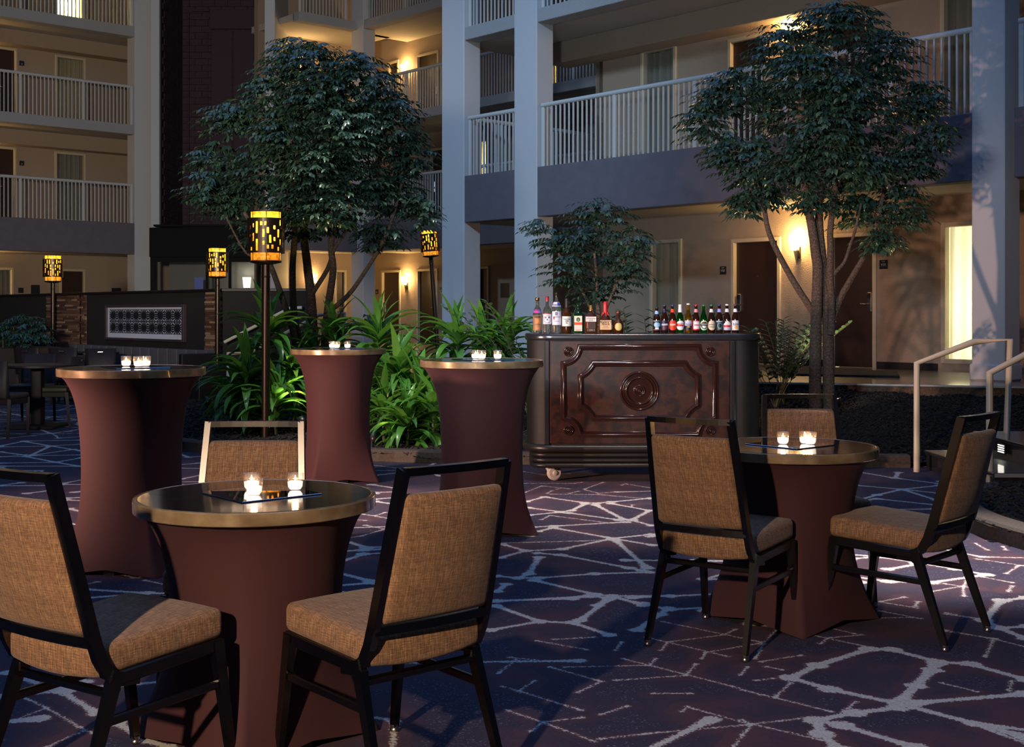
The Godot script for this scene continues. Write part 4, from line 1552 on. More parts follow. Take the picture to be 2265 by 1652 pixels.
	ep.bb(Vector3(b1 + 0.1, 0, 0.03), Vector3(b1 + 0.5, 0.62, 0.7), 0.01)
	part("end_panel", ep, mats.booth_black, bq)
	# planter with a dense shrub in front of its left end
	var pt := thing("planter_box", "dark wooden planter box holding the broad leafy shrub", "planter", at(V(-8.1, 0, 20.4), 0.6))
	var pb := MB.new()
	pb.bb(Vector3(-1.0, 0, -0.3), Vector3(0.75, 0.80, 0.3), 0.01)
	part("box", pb, mats.dining_wood, pt)


const TOP_R := 0.385


# Stretch cover: round under the rim, narrow at the waist, pulled out to four feet at the floor.
func cover_mesh(height: float) -> ArrayMesh:
	var mb := MB.new()
	var rows := []
	var n := 96
	var nr := 40
	for i in nr + 1:
		var t := float(i) / nr
		var row := []
		for k in n:
			var a := TAU * k / n
			var q := absf(fposmod(a, PI / 2) - PI / 4)
			var corner := pow(1.0 - q / (PI / 4), 1.6)
			var foot := 0.405 * cos(PI / 4) / cos(PI / 4 - q)
			var waist := lerpf(0.248, 0.262, corner)
			var top := TOP_R - 0.012
			# top flare, waist, bottom flare in absolute heights
			var y := (1.0 - t) * height
			var from_top := height - y
			var flare_t := exp(-pow(from_top / 0.135, 0.9))
			var flare_b := pow(clampf(1.0 - y / minf(0.62, height * 0.75), 0.0, 1.0), 2.6)
			var seam := 0.012 * exp(-from_top / 0.10) * cos(a * 4.0) * (1.0 - exp(-from_top / 0.02))
			var r := lerpf(waist, top, flare_t)
			r = lerpf(r, foot, flare_b) + seam
			# the hem lifts between the feet
			var lift := 0.035 * (1.0 - pow(corner, 0.7)) * flare_b
			row.append(Vector3(cos(a) * r, y + lift, sin(a) * r))
		rows.append(row)
	mb.skin(rows, true, Vector3(0, height / 2, 0))
	return mb.done(mats.spandex)


func make_candle(called := "votive_candle") -> Node3D:
	var t := thing(called, "", "candle")
	var g := MB.new()
	g.lathe([Vector2(0, 0.001), Vector2(0.019, 0.001), Vector2(0.025, 0.010), Vector2(0.0275, 0.03), Vector2(0.0285, 0.056), Vector2(0.0270, 0.0565), Vector2(0.0258, 0.032)], 24)
	part("glass_cup", g, mats.cup_glass, t)
	var w := MB.new()
	w.lathe([Vector2(0, 0.004), Vector2(0.018, 0.004), Vector2(0.0235, 0.012), Vector2(0.0250, 0.028), Vector2(0.018, 0.0305), Vector2(0, 0.0295)], 20)
	part("wax_candle", w, mats.wax_glow_candle, t)
	var f := MB.new()
	f.lathe([Vector2(0, 0.031), Vector2(0.0028, 0.035), Vector2(0.0032, 0.039), Vector2(0.0016, 0.046), Vector2(0, 0.051)], 10)
	part("flame", f, mats.flame, t)
	omni("candle_light", Vector3(0, 0.040, 0), Color(1.0, 0.72, 0.40), 0.010, t, 0.004)
	return t


func make_tables() -> void:
	var specs := [
		{"p": V(-2.05, 0, 6.83), "h": 1.07, "turn": 0.60, "name": "tall cocktail table", "which": "by the dark dining chairs", "c": [[-0.05, 0.06], [0.035, 0.0], [0.06, 0.05]]},
		{"p": V(-1.42, 0, 10.35), "h": 1.07, "turn": -0.45, "name": "tall cocktail table", "which": "by the torch pole", "c": [[-0.055, 0.03], [-0.01, -0.02], [0.075, 0.0]]},
		{"p": V(-0.19, 0, 7.95), "h": 1.07, "turn": -0.50, "name": "tall cocktail table", "which": "close to the bar end", "c": [[-0.04, 0.03], [0.0, -0.02], [0.10, 0.0]]},
		{"p": V(-0.835, 0, 4.13), "h": 0.774, "turn": 0.06, "name": "low round table", "which": "between the tall tables", "c": [[-0.03, 0.075], [0.003, -0.045], [0.115, 0.075]]},
		{"p": V(1.25, 0, 5.70), "h": 0.77, "turn": -0.08, "name": "low round table", "which": "by the granite steps", "c": [[-0.03, 0.0], [0.075, 0.02], [0.09, -0.015]]},
	]
	var cover := {}
	for h in [1.07, 0.77, 0.774]:
		cover[h] = cover_mesh(h - 0.035)
	var rim := MB.new()
	rim.lathe([Vector2(TOP_R - 0.014, -0.040), Vector2(TOP_R + 0.0005, -0.0415), Vector2(TOP_R + 0.003, -0.039), Vector2(TOP_R + 0.0035, -0.003), Vector2(TOP_R + 0.0015, 0.0), Vector2(TOP_R - 0.009, 0.0012), Vector2(TOP_R - 0.014, -0.001)], 96, Transform3D.IDENTITY, true)
	var rim_mesh := rim.done(mats.table_rim)
	# the dark top is made of boards under a clear film
	var boards := []
	for k in 4:
		var x0 := -TOP_R + 0.004 + k * 0.195
		var x1 := minf(x0 + 0.1935, TOP_R - 0.013)
		var o := PackedVector2Array()
		var rr := TOP_R - 0.013
		for e in 19:
			var x := lerpf(maxf(x0, -rr + 0.001), x1, e / 18.0)
			o.append(Vector2(x, -sqrt(maxf(0.0, rr * rr - x * x))))
		for e in 19:
			var x := lerpf(x1, maxf(x0, -rr + 0.001), e / 18.0)
			o.append(Vector2(x, sqrt(maxf(0.0, rr * rr - x * x)) + 0.0005))
		var b := MB.new()
		b.prism(o, -0.034, 0.0)
		boards.append(b.done(mats.table_top))
	var tile := MB.new()
	tile.box(Vector3(0, 0.002, 0), Vector3(0.29, 0.004, 0.29), 0.0012)
	var tile_mesh := tile.done(mats.mirror)
	var candle := make_candle()
	var first := true
	for s in specs:
		var t := thing("cocktail_table" if s.h > 1.0 else "low_table", "%s with dark top and bronze rim %s" % [s.name, s.which], "table", at(s.p), "tables under brown stretch covers")
		for b in boards:
			put("board", b, t, Transform3D(Basis(Vector3.UP, 0.9 + s.turn), Vector3(0, s.h, 0)))
		put("rim", rim_mesh, t, Transform3D(Basis.IDENTITY, Vector3(0, s.h, 0)))
		var lg := MB.new()
		lg.tube([Vector3(0, 0.03, 0), Vector3(0, s.h - 0.034, 0)], [0.04], 12)
		lg.box(Vector3(0, 0.015, 0), Vector3(0.5, 0.03, 0.06))
		lg.box(Vector3(0, 0.015, 0), Vector3(0.06, 0.03, 0.5))
		part("pedestal", lg, mats.bronze_frame, t, Transform3D(Basis(Vector3.UP, 0.78 + s.turn), Vector3.ZERO))
		var c := put("table_cover", cover[s.h], self, at(s.p + Vector3(0, 0.0, 0), PI / 4 + s.turn))
		tag(c, "brown stretch cover on the %s %s" % [s.name, s.which], "tablecloth", "brown stretch table covers")
		var ty: float = s.h
		var mt := thing("mirror_tile", "square mirror tile on the %s %s" % [s.name, s.which], "mirror", at(s.p + Vector3(0.01, ty + 0.0005, -0.02), (0.16 + 0.55 if s.h < 1.0 else 0.6)), "mirror tiles under the candles")
		put("tile", tile_mesh, mt)
		for q in s.c:
			var p: Vector3 = s.p + Vector3(q[0], ty + 0.0045, -q[1])
			var lab := "lit votive candle on the %s %s" % [s.name, s.which]
			if first:
				candle.transform = at(p)
				tag(candle, lab, "candle", "votive candles")
				first = false
			else:
				copy(candle, at(p, rng.randf() * TAU), lab, "votive candles")


func bar_box(mb: MB, a: Vector3, b: Vector3, w: float, t: float, side: Vector3, bev := 0.004) -> void:
	var y := (b - a).normalized()
	var x := (side - y * side.dot(y)).normalized()
	var z := x.cross(y)
	mb.box(Vector3.ZERO, Vector3(w, (b - a).length(), t), bev, Transform3D(Basis(x, y, z), (a + b) / 2.0))


# Stacking banquet chair; its rear feet stand at local z = 0 and it faces local -z.
func make_chair_model() -> Node3D:
	var t := thing("banquet_chair", "", "chair")
	var fr: Material = mats.bronze_frame
	var glide := MB.new()
	glide.lathe([Vector2(0, 0), Vector2(0.012, 0), Vector2(0.015, 0.005), Vector2(0.015, 0.012), Vector2(0.0125, 0.014), Vector2(0.0145, 0.018), Vector2(0.0145, 0.026)], 12)
	var glide_mesh := glide.done(mats.glide)
	for sx in [-1.0, 1.0]:
		var x: float = sx
		for e in [[Vector3(x * 0.215, 0.02, 0.0), Vector3(x * 0.200, 0.395, -0.135)], [Vector3(x * 0.215, 0.02, -0.55), Vector3(x * 0.205, 0.40, -0.495)]]:
			var mb := MB.new()
			# legs taper towards the glide
			var y: Vector3 = (e[1] - e[0]).normalized()
			mb.tube([e[0], e[1]], [0.0185, 0.027], 4, true, 0.0, 0.72, Vector3.RIGHT)
			var lg := part("leg", mb, fr, t)
			put("glide", glide_mesh, lg, Transform3D(Basis.IDENTITY, Vector3(e[0].x, 0, e[0].z)))
		var rail := MB.new()
		bar_box(rail, Vector3(x * 0.200, 0.372, -0.105), Vector3(x * 0.204, 0.388, -0.515), 0.024, 0.038, Vector3.RIGHT)
		part("seat_rail", rail, fr, t)
		var st := MB.new()
		bar_box(st, Vector3(x * 0.206, 0.265, -0.088), Vector3(x * 0.209, 0.272, -0.515), 0.016, 0.026, Vector3.RIGHT)
		part("side_stretcher", st, fr, t)
		# back post: straight down from the top bar, then bending forward under the seat
		var post := MB.new()
		var pts := [Vector3(x * 0.178, 0.945, 0.055), Vector3(x * 0.190, 0.70, -0.008), Vector3(x * 0.197, 0.50, -0.060), Vector3(x * 0.198, 0.440, -0.080), Vector3(x * 0.199, 0.395, -0.105), Vector3(x * 0.199, 0.368, -0.145), Vector3(x * 0.199, 0.360, -0.21)]
		post.tube(pts, [0.0245], 4, true, 0.0, 0.66, Vector3.RIGHT)
		part("back_post", post, fr, t)
		var br := MB.new()
		br.box(Vector3(x * 0.196, 0.352, -0.125), Vector3(0.03, 0.03, 0.04), 0.004)
		part("bracket", br, fr, t)
	var tb := MB.new()
	var tp := []
	for k in 9:
		var u := lerpf(-1.0, 1.0, k / 8.0)
		tp.append(Vector3(u * 0.178, 0.938, 0.053 + 0.016 * (1.0 - u * u)))
	tb.tube(tp, [0.0235], 4, true, 0.0, 0.66, Vector3.UP)
	part("top_bar", tb, fr, t)
	var lb := MB.new()
	var lp := []
	for k in 9:
		var u := lerpf(-1.0, 1.0, k / 8.0)
		lp.append(Vector3(u * 0.197, 0.488, -0.062 + 0.012 * (1.0 - u * u)))
	lb.tube(lp, [0.022], 4, true, 0.0, 0.8, Vector3.UP)
	part("lower_bar", lb, fr, t)
	var cs := MB.new()
	bar_box(cs, Vector3(-0.200, 0.335, -0.118), Vector3(0.200, 0.335, -0.118), 0.022, 0.022, Vector3.UP)
	part("cross_stretcher", cs, fr, t)
	var fs := MB.new()
	bar_box(fs, Vector3(-0.204, 0.375, -0.50), Vector3(0.204, 0.375, -0.50), 0.022, 0.022, Vector3.UP)
	part("front_stretcher", fs, fr, t)
	var seat := MB.new()
	seat.cushion(Vector3(0.42, 0.085, 0.44), 0.022, func(v: Vector3) -> Vector3:
		var u := v.x / 0.21
		var w := v.z / 0.22
		var k := lerpf(1.02, 0.95, (w + 1.0) / 2.0)
		var dome := 0.014 * (1.0 - u * u) * (1.0 - w * w) if v.y > 0 else -0.016 * (1.0 - u * u)
		return Vector3(v.x * k, v.y + 0.438 + dome - 0.012 * w, v.z - 0.30 + 0.012 * (1.0 - u * u) * signf(v.z) * absf(w)))
	part("seat_cushion", seat, mats.linen, t)
	var back := MB.new()
	back.cushion(Vector3(0.365, 0.37, 0.05), 0.02, func(v: Vector3) -> Vector3:
		var u := v.x / 0.1825
		var w := (v.y + 0.185) / 0.37
		var kx := lerpf(1.03, 0.945, w)
		var bulge := 0.016 * (1.0 - u * u) * (1.0 - pow(2.0 * w - 1.0, 4.0)) * signf(v.z)
		var z := lerpf(-0.058, 0.040, w) + v.z + bulge + 0.012 * (1.0 - u * u)
		return Vector3(v.x * kx, v.y + 0.69, z))
	part("back_cushion", back, mats.linen, t)
	return t


func face(fx: float, fd: float) -> float:
	return atan2(-fx, fd)


func make_chairs() -> void:
	var c := make_chair_model()
	# rear feet (x, d) and the way each chair faces, read off the feet that show
	var spots := [
		[-0.192, 3.575, face(-0.647, 0.763), "tan linen banquet chair angled toward the mirror-tile table, back fully in view"],
		[-1.318, 3.44, face(0.55, 0.835), "tan linen banquet chair drawn up beside the tall table, cut by the edge"],
		[-0.99, 4.83, face(0.02, -1.0), "tan linen banquet chair facing out behind the mirror-tile table"],
		[0.735, 5.08, face(0.56, 0.83), "tan linen banquet chair with its back to us before the bar"],
		[1.893, 5.27, face(-0.737, 0.676), "tan linen banquet chair seen from the side by the mulch bed"],
		[1.47, 6.43, face(0.0, -1.0), "tan linen banquet chair facing out between the bar and the tree trunk"],
	]
	for i in spots.size():
		var s: Array = spots[i]
		var xf := at(V(s[0], 0, s[1]), s[2])
		if i == 0:
			c.transform = xf
			tag(c, s[3], "chair", "banquet chairs at the low tables")
		else:
			copy(c, xf, s[3], "banquet chairs at the low tables")


func round_rect(w: float, dep: float, r: float, back_r: float, n := 10) -> PackedVector2Array:
	# front edge at z = 0, back at z = -dep; x from -w/2 to w/2
	var o := PackedVector2Array()
	for c in [[w / 2 - r, -r, 0.0, r], [-w / 2 + r, -r, PI / 2, r], [-w / 2 + back_r, -dep + back_r, PI, back_r], [w / 2 - back_r, -dep + back_r, PI * 1.5, back_r]]:
		for k in n + 1:
			var a: float = c[2] + PI / 2 * k / n
			o.append(Vector2(c[0] + cos(a) * c[3], c[1] + sin(a) * c[3]))
	return o


# Turned ornament facing the viewer: a disc carrying half-round ridges [radius, half width, height].
func ring_profile(parent: Node, called: String, c: Vector3, rim: float, base: float, ridges: Array, m: Material) -> void:
	var mb := MB.new()
	var pr := [Vector2(rim, 0.0), Vector2(rim - 0.001, base)]
	for i in 71:
		var r := (rim - 0.001) * (1.0 - i / 70.0)
		var h := base
		for q in ridges:
			var u: float = (r - q[0]) / q[1]
			if absf(u) < 1.0:
				h = maxf(h, base + q[2] * sqrt(1.0 - u * u))
		pr.append(Vector2(maxf(r, 0.0), h))
	mb.lathe(pr, 40, Transform3D(Basis(Vector3.RIGHT, PI / 2), c))
	part(called, mb, m, parent)


# A raised moulding along a closed path on the panel's face.
func moulding(parent: Node, pts: Array, c: Vector3) -> void:
	var mb := MB.new()
	var n := pts.size()
	var rows := []
	for i in n:
		var p: Vector2 = pts[i]
		var t1: Vector2 = (pts[i] - pts[(i + n - 1) % n]).normalized()
		var t2: Vector2 = (pts[(i + 1) % n] - pts[i]).normalized()
		var t := (t1 + t2).normalized()
		var nn := Vector2(-t.y, t.x) / maxf(0.55, t.dot(t1))
		var row := []
		for q in [[-0.026, 0.0], [-0.024, 0.008], [-0.018, 0.010], [-0.012, 0.007], [-0.008, 0.014], [0.0, 0.021], [0.008, 0.019], [0.013, 0.010], [0.019, 0.010], [0.024, 0.006], [0.026, 0.0]]:
			var s: Vector2 = p + nn * q[0]
			row.append(c + Vector3(s.x, s.y, q[1]))
		rows.append(row)
	rows.append(rows[0])
	mb.skin(rows, false, Vector3.ZERO, Vector3(0, 0, 1))
	part("moulding", mb, mats.moulding_wood, parent)


func notched(hw: float, hh: float, r: float, bow: float) -> Array:
	# rectangle whose corners are scooped out by arcs
	var out := []
	var corners := [[Vector2(hw, hh), PI, 1], [Vector2(-hw, hh), -PI / 2, 1], [Vector2(-hw, -hh), 0.0, 1], [Vector2(hw, -hh), PI / 2, 1]]
	for c in corners:
		var k0: Vector2 = c[0]
		var sx := signf(k0.x)
		var sy := signf(k0.y)
		var p0 := k0 - Vector2(0, sy * r)
		var p1 := k0 - Vector2(sx * r, 0)
		if sx * sy < 0:
			var tmp := p0
			p0 = p1
			p1 = tmp
		var ctrl := (p0 + p1) / 2.0 + (k0 - Vector2(sx * r, sy * r) - (p0 + p1) / 2.0) * bow
		for k in 9:
			var t := k / 8.0
			out.append(p0.lerp(ctrl, t).lerp(ctrl.lerp(p1, t), t))
	return out


func make_bar() -> void:
	var t := thing("portable_bar", "portable bar cart with mahogany front panel and black rounded ends", "bar cart", at(V(1.075, 0, 10.2)))
	var body := MB.new()
	body.prism(round_rect(1.90, 0.66, 0.20, 0.20), 0.30, 1.15, Transform3D.IDENTITY, true)
	part("body", body, mats.bar_vinyl, t)
	var cap := MB.new()
	var rows := []
	for q in [[0.0, 1.140], [0.012, 1.143], [0.016, 1.152], [0.016, 1.183], [0.010, 1.192], [0.0, 1.195]]:
		var row := []
		for p in round_rect(1.90 + q[0] * 2, 0.66 + q[0] * 2, 0.20 + q[0], 0.20 + q[0]):
			row.append(Vector3(p.x, q[1], p.y + q[0]))
		rows.append(row)
	cap.skin(rows, true, Vector3(0, 1.16, -0.33))
	part("top_band", cap, mats.bar_metal, t)
	var top := MB.new()
	top.prism(round_rect(1.90, 0.66, 0.20, 0.20), 1.15, 1.1945)
	part("counter_top", top, mat("bar_top", lin(0.02, 0.02, 0.022), 0.12), t)
	# front panel
	var px := -0.045
	var panel := MB.new()
	panel.bb(Vector3(px - 0.725, 0.31, -0.01), Vector3(px + 0.725, 1.135, 0.012), 0.004)
	part("front_panel", panel, mats.burl_wood, t)
	for sg in [-1.0, 1.0]:
		var ed := MB.new()
		ed.bb(Vector3(px + sg * 0.748 - 0.02, 0.30, -0.01), Vector3(px + sg * 0.748 + 0.02, 1.14, 0.016), 0.006)
		part("panel_edge", ed, mats.bar_metal, t)
	var c := Vector3(px - 0.005, 0.735, 0.012)
	moulding(t, notched(0.610, 0.352, 0.135, 0.75), c)
	moulding(t, notched(0.472, 0.220, 0.105, 0.35), c)
	ring_profile(t, "medallion", c, 0.160, 0.004, [[0.149, 0.010, 0.014], [0.130, 0.006, 0.007], [0.106, 0.009, 0.014], [0.041, 0.006, 0.010], [0.026, 0.005, 0.009], [0.006, 0.011, 0.016]], mats.moulding_wood)
	for sx in [-1.0, 1.0]:
		for sy in [-1.0, 1.0]:
			ring_profile(t, "rosette", c + Vector3(sx * 0.570, sy * 0.317, 0), 0.041, 0.003, [[0.034, 0.006, 0.010], [0.020, 0.005, 0.009], [0.005, 0.009, 0.014]], mats.moulding_wood)
	# bumper and ribbed base
	var bumper := MB.new()
	rows = []
	for q in [[0.0, 0.238], [0.02, 0.242], [0.034, 0.256], [0.036, 0.275], [0.030, 0.292], [0.010, 0.302], [-0.02, 0.304]]:
		var row := []
		for p in round_rect(1.90 + q[0] * 2, 0.66 + q[0] * 2, 0.20 + q[0], 0.20 + q[0]):
			row.append(Vector3(p.x, q[1], p.y + q[0]))
		rows.append(row)
	bumper.skin(rows, true, Vector3(0, 0.27, -0.33))
	part("bumper", bumper, mats.bar_black, t)
	var core := MB.new()
	core.prism(round_rect(1.86, 0.62, 0.18, 0.18), 0.112, 0.30, Transform3D(Basis.IDENTITY, Vector3(0, 0, -0.02)))
	part("base_core", core, mats.bar_black, t)
	for k in 3:
		var rib := MB.new()
		rows = []
		for e in 9:
			var a := lerpf(-PI / 2, PI / 2, e / 8.0)
			var ins := 0.014 - 0.022 * cos(a)
			var row := []
			for p in round_rect(1.84 - ins * 2, 0.64 - ins * 2, 0.13, 0.13, 3):
				row.append(Vector3(p.x, 0.132 + k * 0.0425 + 0.021 * sin(a), p.y - ins + 0.0))
			rows.append(row)
		rib.skin(rows, true, Vector3(0, 0.17, -0.32))
		part("base_rib", rib, mats.bar_black, t)
	for q in [[-0.73, -0.10], [0.73, -0.10], [-0.73, -0.54], [0.73, -0.54]]:
		var w := MB.new()
		w.lathe([Vector2(0, -0.018), Vector2(0.05, -0.018), Vector2(0.062, -0.012), Vector2(0.062, 0.012), Vector2(0.05, 0.018), Vector2(0.022, 0.019), Vector2(0.018, 0.024), Vector2(0.008, 0.026), Vector2(0, 0.026)], 28, Transform3D(Basis(Vector3.UP, 0.35) * Basis(Vector3.RIGHT, PI / 2), Vector3(q[0], 0.063, q[1])), true)
		var wh := part("caster", w, mats.caster_wheel, t)
		var fk := MB.new()
		fk.box(Vector3(q[0] + 0.01, 0.10, q[1] - 0.01), Vector3(0.06, 0.035, 0.06), 0.008)
		part("caster_fork", fk, mats.bar_black, wh)


# ---- bottles -----------------------------------------------------------------------------------------------------------------------
func glass_mat(n: String, c: Color) -> StandardMaterial3D:
	c.a = 0.04
	var m := mat(n, c, 0.03)
	m.refraction_enabled = true
	m.refraction_scale = 0.05
	return m


func label_tex(spec: Array) -> ImageTexture:
	var im := Image.create(64, 64, false, Image.FORMAT_RGBA8)
	for s in spec:
		var c: Color = s[1]
		match s[0]:
			"fill":
				im.fill(c)
			"rect":
				im.fill_rect(Rect2i(s[2], s[3], s[4], s[5]), c)
			"oval":
				for y in 64:
					for x in 64:
						if pow((x - s[2]) / float(s[4]), 2) + pow((y - s[3]) / float(s[5]), 2) < 1.0:
							im.set_pixel(x, y, c)
			"ring":
				for y in 64:
					for x in 64:
						var q := pow((x - s[2]) / float(s[4]), 2) + pow((y - s[3]) / float(s[5]), 2)
						if q < 1.0 and q > s[6]:
							im.set_pixel(x, y, c)
			"peak":
				for y in range(s[3], s[3] + s[5]):
					var half := int(s[4] * (y - s[3]) / float(s[5]))
					im.fill_rect(Rect2i(s[2] - half, y, half * 2, 1), c)
	return ImageTexture.create_from_image(im)


func wrap_label(parent: Node, called: String, r0: float, r1: float, y0: float, y1: float, span: float, m: Material) -> MeshInstance3D:
	var mb := MB.new()
	mb.lathe([Vector2(r0, y0), Vector2(r1, y1)], 14, Transform3D.IDENTITY, false, PI / 2 - span, PI / 2 + span)
	return part(called, mb, m, parent)


func flat_label(parent: Node, called: String, w: float, y0: float, y1: float, z: float, m: Material) -> MeshInstance3D:
	var mb := MB.new()
	mb.quad(Vector3(-w / 2, y0, z), Vector3(w / 2, y0, z), Vector3(w / 2, y1, z), Vector3(-w / 2, y1, z), Vector3(0, 0, 1))
	return part(called, mb, m, parent)


func paper(spec: Array) -> StandardMaterial3D:
	var m := StandardMaterial3D.new()
	m.albedo_texture = label_tex(spec)
	m.roughness = 0.5
	if spec[0][0] != "fill":
		m.transparency = BaseMaterial3D.TRANSPARENCY_ALPHA_SCISSOR
	return m


func cap_piece(parent: Node, prof: Array, m: Material, called := "cap") -> void:
	var mb := MB.new()
	mb.lathe(prof, 16)
	part(called, mb, m, parent)


func make_bottles() -> void:
	var clear := glass_mat("clear_glass", Color(0.97, 0.98, 0.98))
	var green := glass_mat("green_glass", Color(0.12, 0.62, 0.10))
	var brown := mat("brown_glass", lin(0.018, 0.006, 0.003), 0.05)
	brown.clearcoat_enabled = true
	brown.clearcoat = 1.0
	brown.clearcoat_roughness = 0.02
	var dark_green := mat("bottle_green_dark", lin(0.004, 0.022, 0.008), 0.05)
	var amber := glass_mat("amber_spirit", Color(0.62, 0.22, 0.05))
	var amber_dark := mat("amber_dark", lin(0.045, 0.014, 0.004), 0.05)
	var beer := glass_mat("pale_beer", Color(0.95, 0.72, 0.18))
	var white := mat("print_white", lin(0.75, 0.75, 0.78), 0.5)
	var ink := mat("print_ink", lin(0.02, 0.018, 0.02), 0.6)
	var red := mat("print_red", lin(0.45, 0.02, 0.02), 0.4)
	var gold := mat("print_gold", lin(0.55, 0.33, 0.10), 0.3, 0.8)
	var navy := mat("print_navy", lin(0.03, 0.04, 0.16), 0.4)
	var y0 := 1.1955
	var d := 10.66
	var pos := func(px: float) -> Transform3D: return at(V((px - CX) * d / FOC, y0, d))
	var tm := func(p: Node, s: String, size: float, y: float, z: float, m: Material) -> void: text(s, size, m, p, Transform3D(Basis.IDENTITY, Vector3(0, y, z)), true, true)
	var W := Color(0.86, 0.86, 0.9)
	var K := Color(0.1, 0.09, 0.1)

	# spirits
	var b := thing("spirit_bottle", "clear spirit bottle with kraft label and copper stopper at the end of the row", "bottle", pos.call(1188.7), "spirit bottles on the bar")
	cap_piece(b, [Vector2(0, 0), Vector2(0.036, 0), Vector2(0.0375, 0.006), Vector2(0.0375, 0.165), Vector2(0.030, 0.195), Vector2(0.016, 0.222), Vector2(0.0145, 0.262), Vector2(0.016, 0.265), Vector2(0, 0.266)], clear, "glass")
	wrap_label(b, "label", 0.0381, 0.0381, 0.02, 0.148, 1.25, paper([["fill", Color(0.62, 0.45, 0.30)], ["oval", Color(0.85, 0.50, 0.20), 32, 24, 9, 9], ["rect", Color(0.36, 0.22, 0.14), 16, 4, 32, 8], ["rect", Color(0.45, 0.28, 0.18), 14, 38, 36, 3], ["rect", Color(0.8, 0.5, 0.25), 22, 52, 20, 5]]))
	wrap_label(b, "neck_label", 0.0376, 0.0275, 0.168, 0.198, 1.3, paper([["fill", Color(0.45, 0.45, 0.80)], ["rect", Color(0.80, 0.25, 0.65), 6, 0, 34, 64]]))
	cap_piece(b, [Vector2(0.013, 0.266), Vector2(0.017, 0.272), Vector2(0.019, 0.285), Vector2(0.015, 0.297), Vector2(0, 0.299)], mat("copper", lin(0.75, 0.33, 0.12), 0.2, 1.0), "stopper")
	tm.call(b, "Tito's", 0.024, 0.137, 0.0388, mat("print_brown", lin(0.09, 0.035, 0.015), 0.6))

	b = thing("spirit_bottle", "clear spirit bottle with white scroll label and red cap", "bottle", pos.call(1210.2), "spirit bottles on the bar")
	cap_piece(b, [Vector2(0, 0), Vector2(0.0345, 0), Vector2(0.036, 0.006), Vector2(0.036, 0.175), Vector2(0.031, 0.200), Vector2(0.015, 0.228), Vector2(0.0135, 0.262), Vector2(0, 0.263)], clear, "glass")
	wrap_label(b, "label", 0.0366, 0.0366, 0.073, 0.165, 1.25, paper([["fill", W], ["rect", Color(0.62, 0.12, 0.14), 0, 0, 64, 5], ["ring", Color(0.45, 0.35, 0.45), 32, 36, 24, 22, 0.75], ["oval", K, 22, 26, 5, 4], ["oval", K, 42, 26, 5, 4], ["rect", K, 29, 34, 6, 8]]))
	cap_piece(b, [Vector2(0.0145, 0.263), Vector2(0.0145, 0.303), Vector2(0.013, 0.307), Vector2(0, 0.307)], mat("cap_red", lin(0.28, 0.012, 0.02), 0.35), "cap")

	b = thing("spirit_bottle", "tallest clear spirit bottle with white label and pale collar", "bottle", pos.call(1231), "spirit bottles on the bar")
	cap_piece(b, [Vector2(0, 0), Vector2(0.038, 0), Vector2(0.040, 0.006), Vector2(0.040, 0.215), Vector2(0.036, 0.235), Vector2(0.018, 0.262), Vector2(0.013, 0.275), Vector2(0.012, 0.30), Vector2(0, 0.301)], clear, "glass")
	wrap_label(b, "label", 0.0406, 0.0406, 0.066, 0.180, 1.2, paper([["fill", Color(0.82, 0.82, 0.9)], ["rect", Color(0.45, 0.45, 0.5), 22, 3, 16, 16], ["rect", Color(0.6, 0.15, 0.2), 12, 26, 8, 12], ["rect", Color(0.4, 0.4, 0.5), 16, 46, 30, 2]]))
	wrap_label(b, "collar", 0.0395, 0.0245, 0.221, 0.258, 1.5, paper([["fill", Color(0.80, 0.82, 0.9)], ["rect", Color(0.3, 0.35, 0.8), 36, 6, 20, 50]]))
	cap_piece(b, [Vector2(0.0125, 0.298), Vector2(0.0125, 0.325), Vector2(0.014, 0.328), Vector2(0.012, 0.339), Vector2(0, 0.340)], mat("cap_black", lin(0.02, 0.015, 0.012), 0.25), "cap")
	tm.call(b, "Ketel One", 0.0125, 0.133, 0.0412, ink)

	b = thing("spirit_bottle", "dark whisky bottle with plain white label and black neck", "bottle", pos.call(1253.3), "spirit bottles on the bar")
	cap_piece(b, [Vector2(0, 0), Vector2(0.0385, 0), Vector2(0.040, 0.006), Vector2(0.040, 0.150), Vector2(0.034, 0.175), Vector2(0.018, 0.200), Vector2(0.0145, 0.212), Vector2(0.0135, 0.245), Vector2(0, 0.246)], amber_dark, "glass")
	wrap_label(b, "label", 0.0406, 0.0406, 0.055, 0.138, 1.35, paper([["fill", Color(0.85, 0.84, 0.83)], ["rect", Color(0.3, 0.28, 0.28), 24, 30, 14, 4], ["rect", Color(0.3, 0.28, 0.28), 26, 40, 10, 6]]))
	cap_piece(b, [Vector2(0.0145, 0.212), Vector2(0.0142, 0.280), Vector2(0.012, 0.288), Vector2(0, 0.289)], ink, "cap")
	tm.call(b, "Canadian", 0.0125, 0.115, 0.0412, ink)
	tm.call(b, "Club", 0.0125, 0.100, 0.0412, ink)

	b = thing("spirit_bottle", "square green liqueur bottle with orange band and stag roundel label", "bottle", pos.call(1278.5), "spirit bottles on the bar")
	var sq := MB.new()
	sq.prism(round_rect(0.092, 0.06, 0.014, 0.014, 4), 0.0, 0.160, Transform3D(Basis.IDENTITY, Vector3(0, 0, 0.03)), true)
	sq.lathe([Vector2(0.036, 0.158), Vector2(0.030, 0.172), Vector2(0.016, 0.186), Vector2(0.013, 0.205), Vector2(0.015, 0.225), Vector2(0, 0.226)], 16)
	part("glass", sq, dark_green, b)
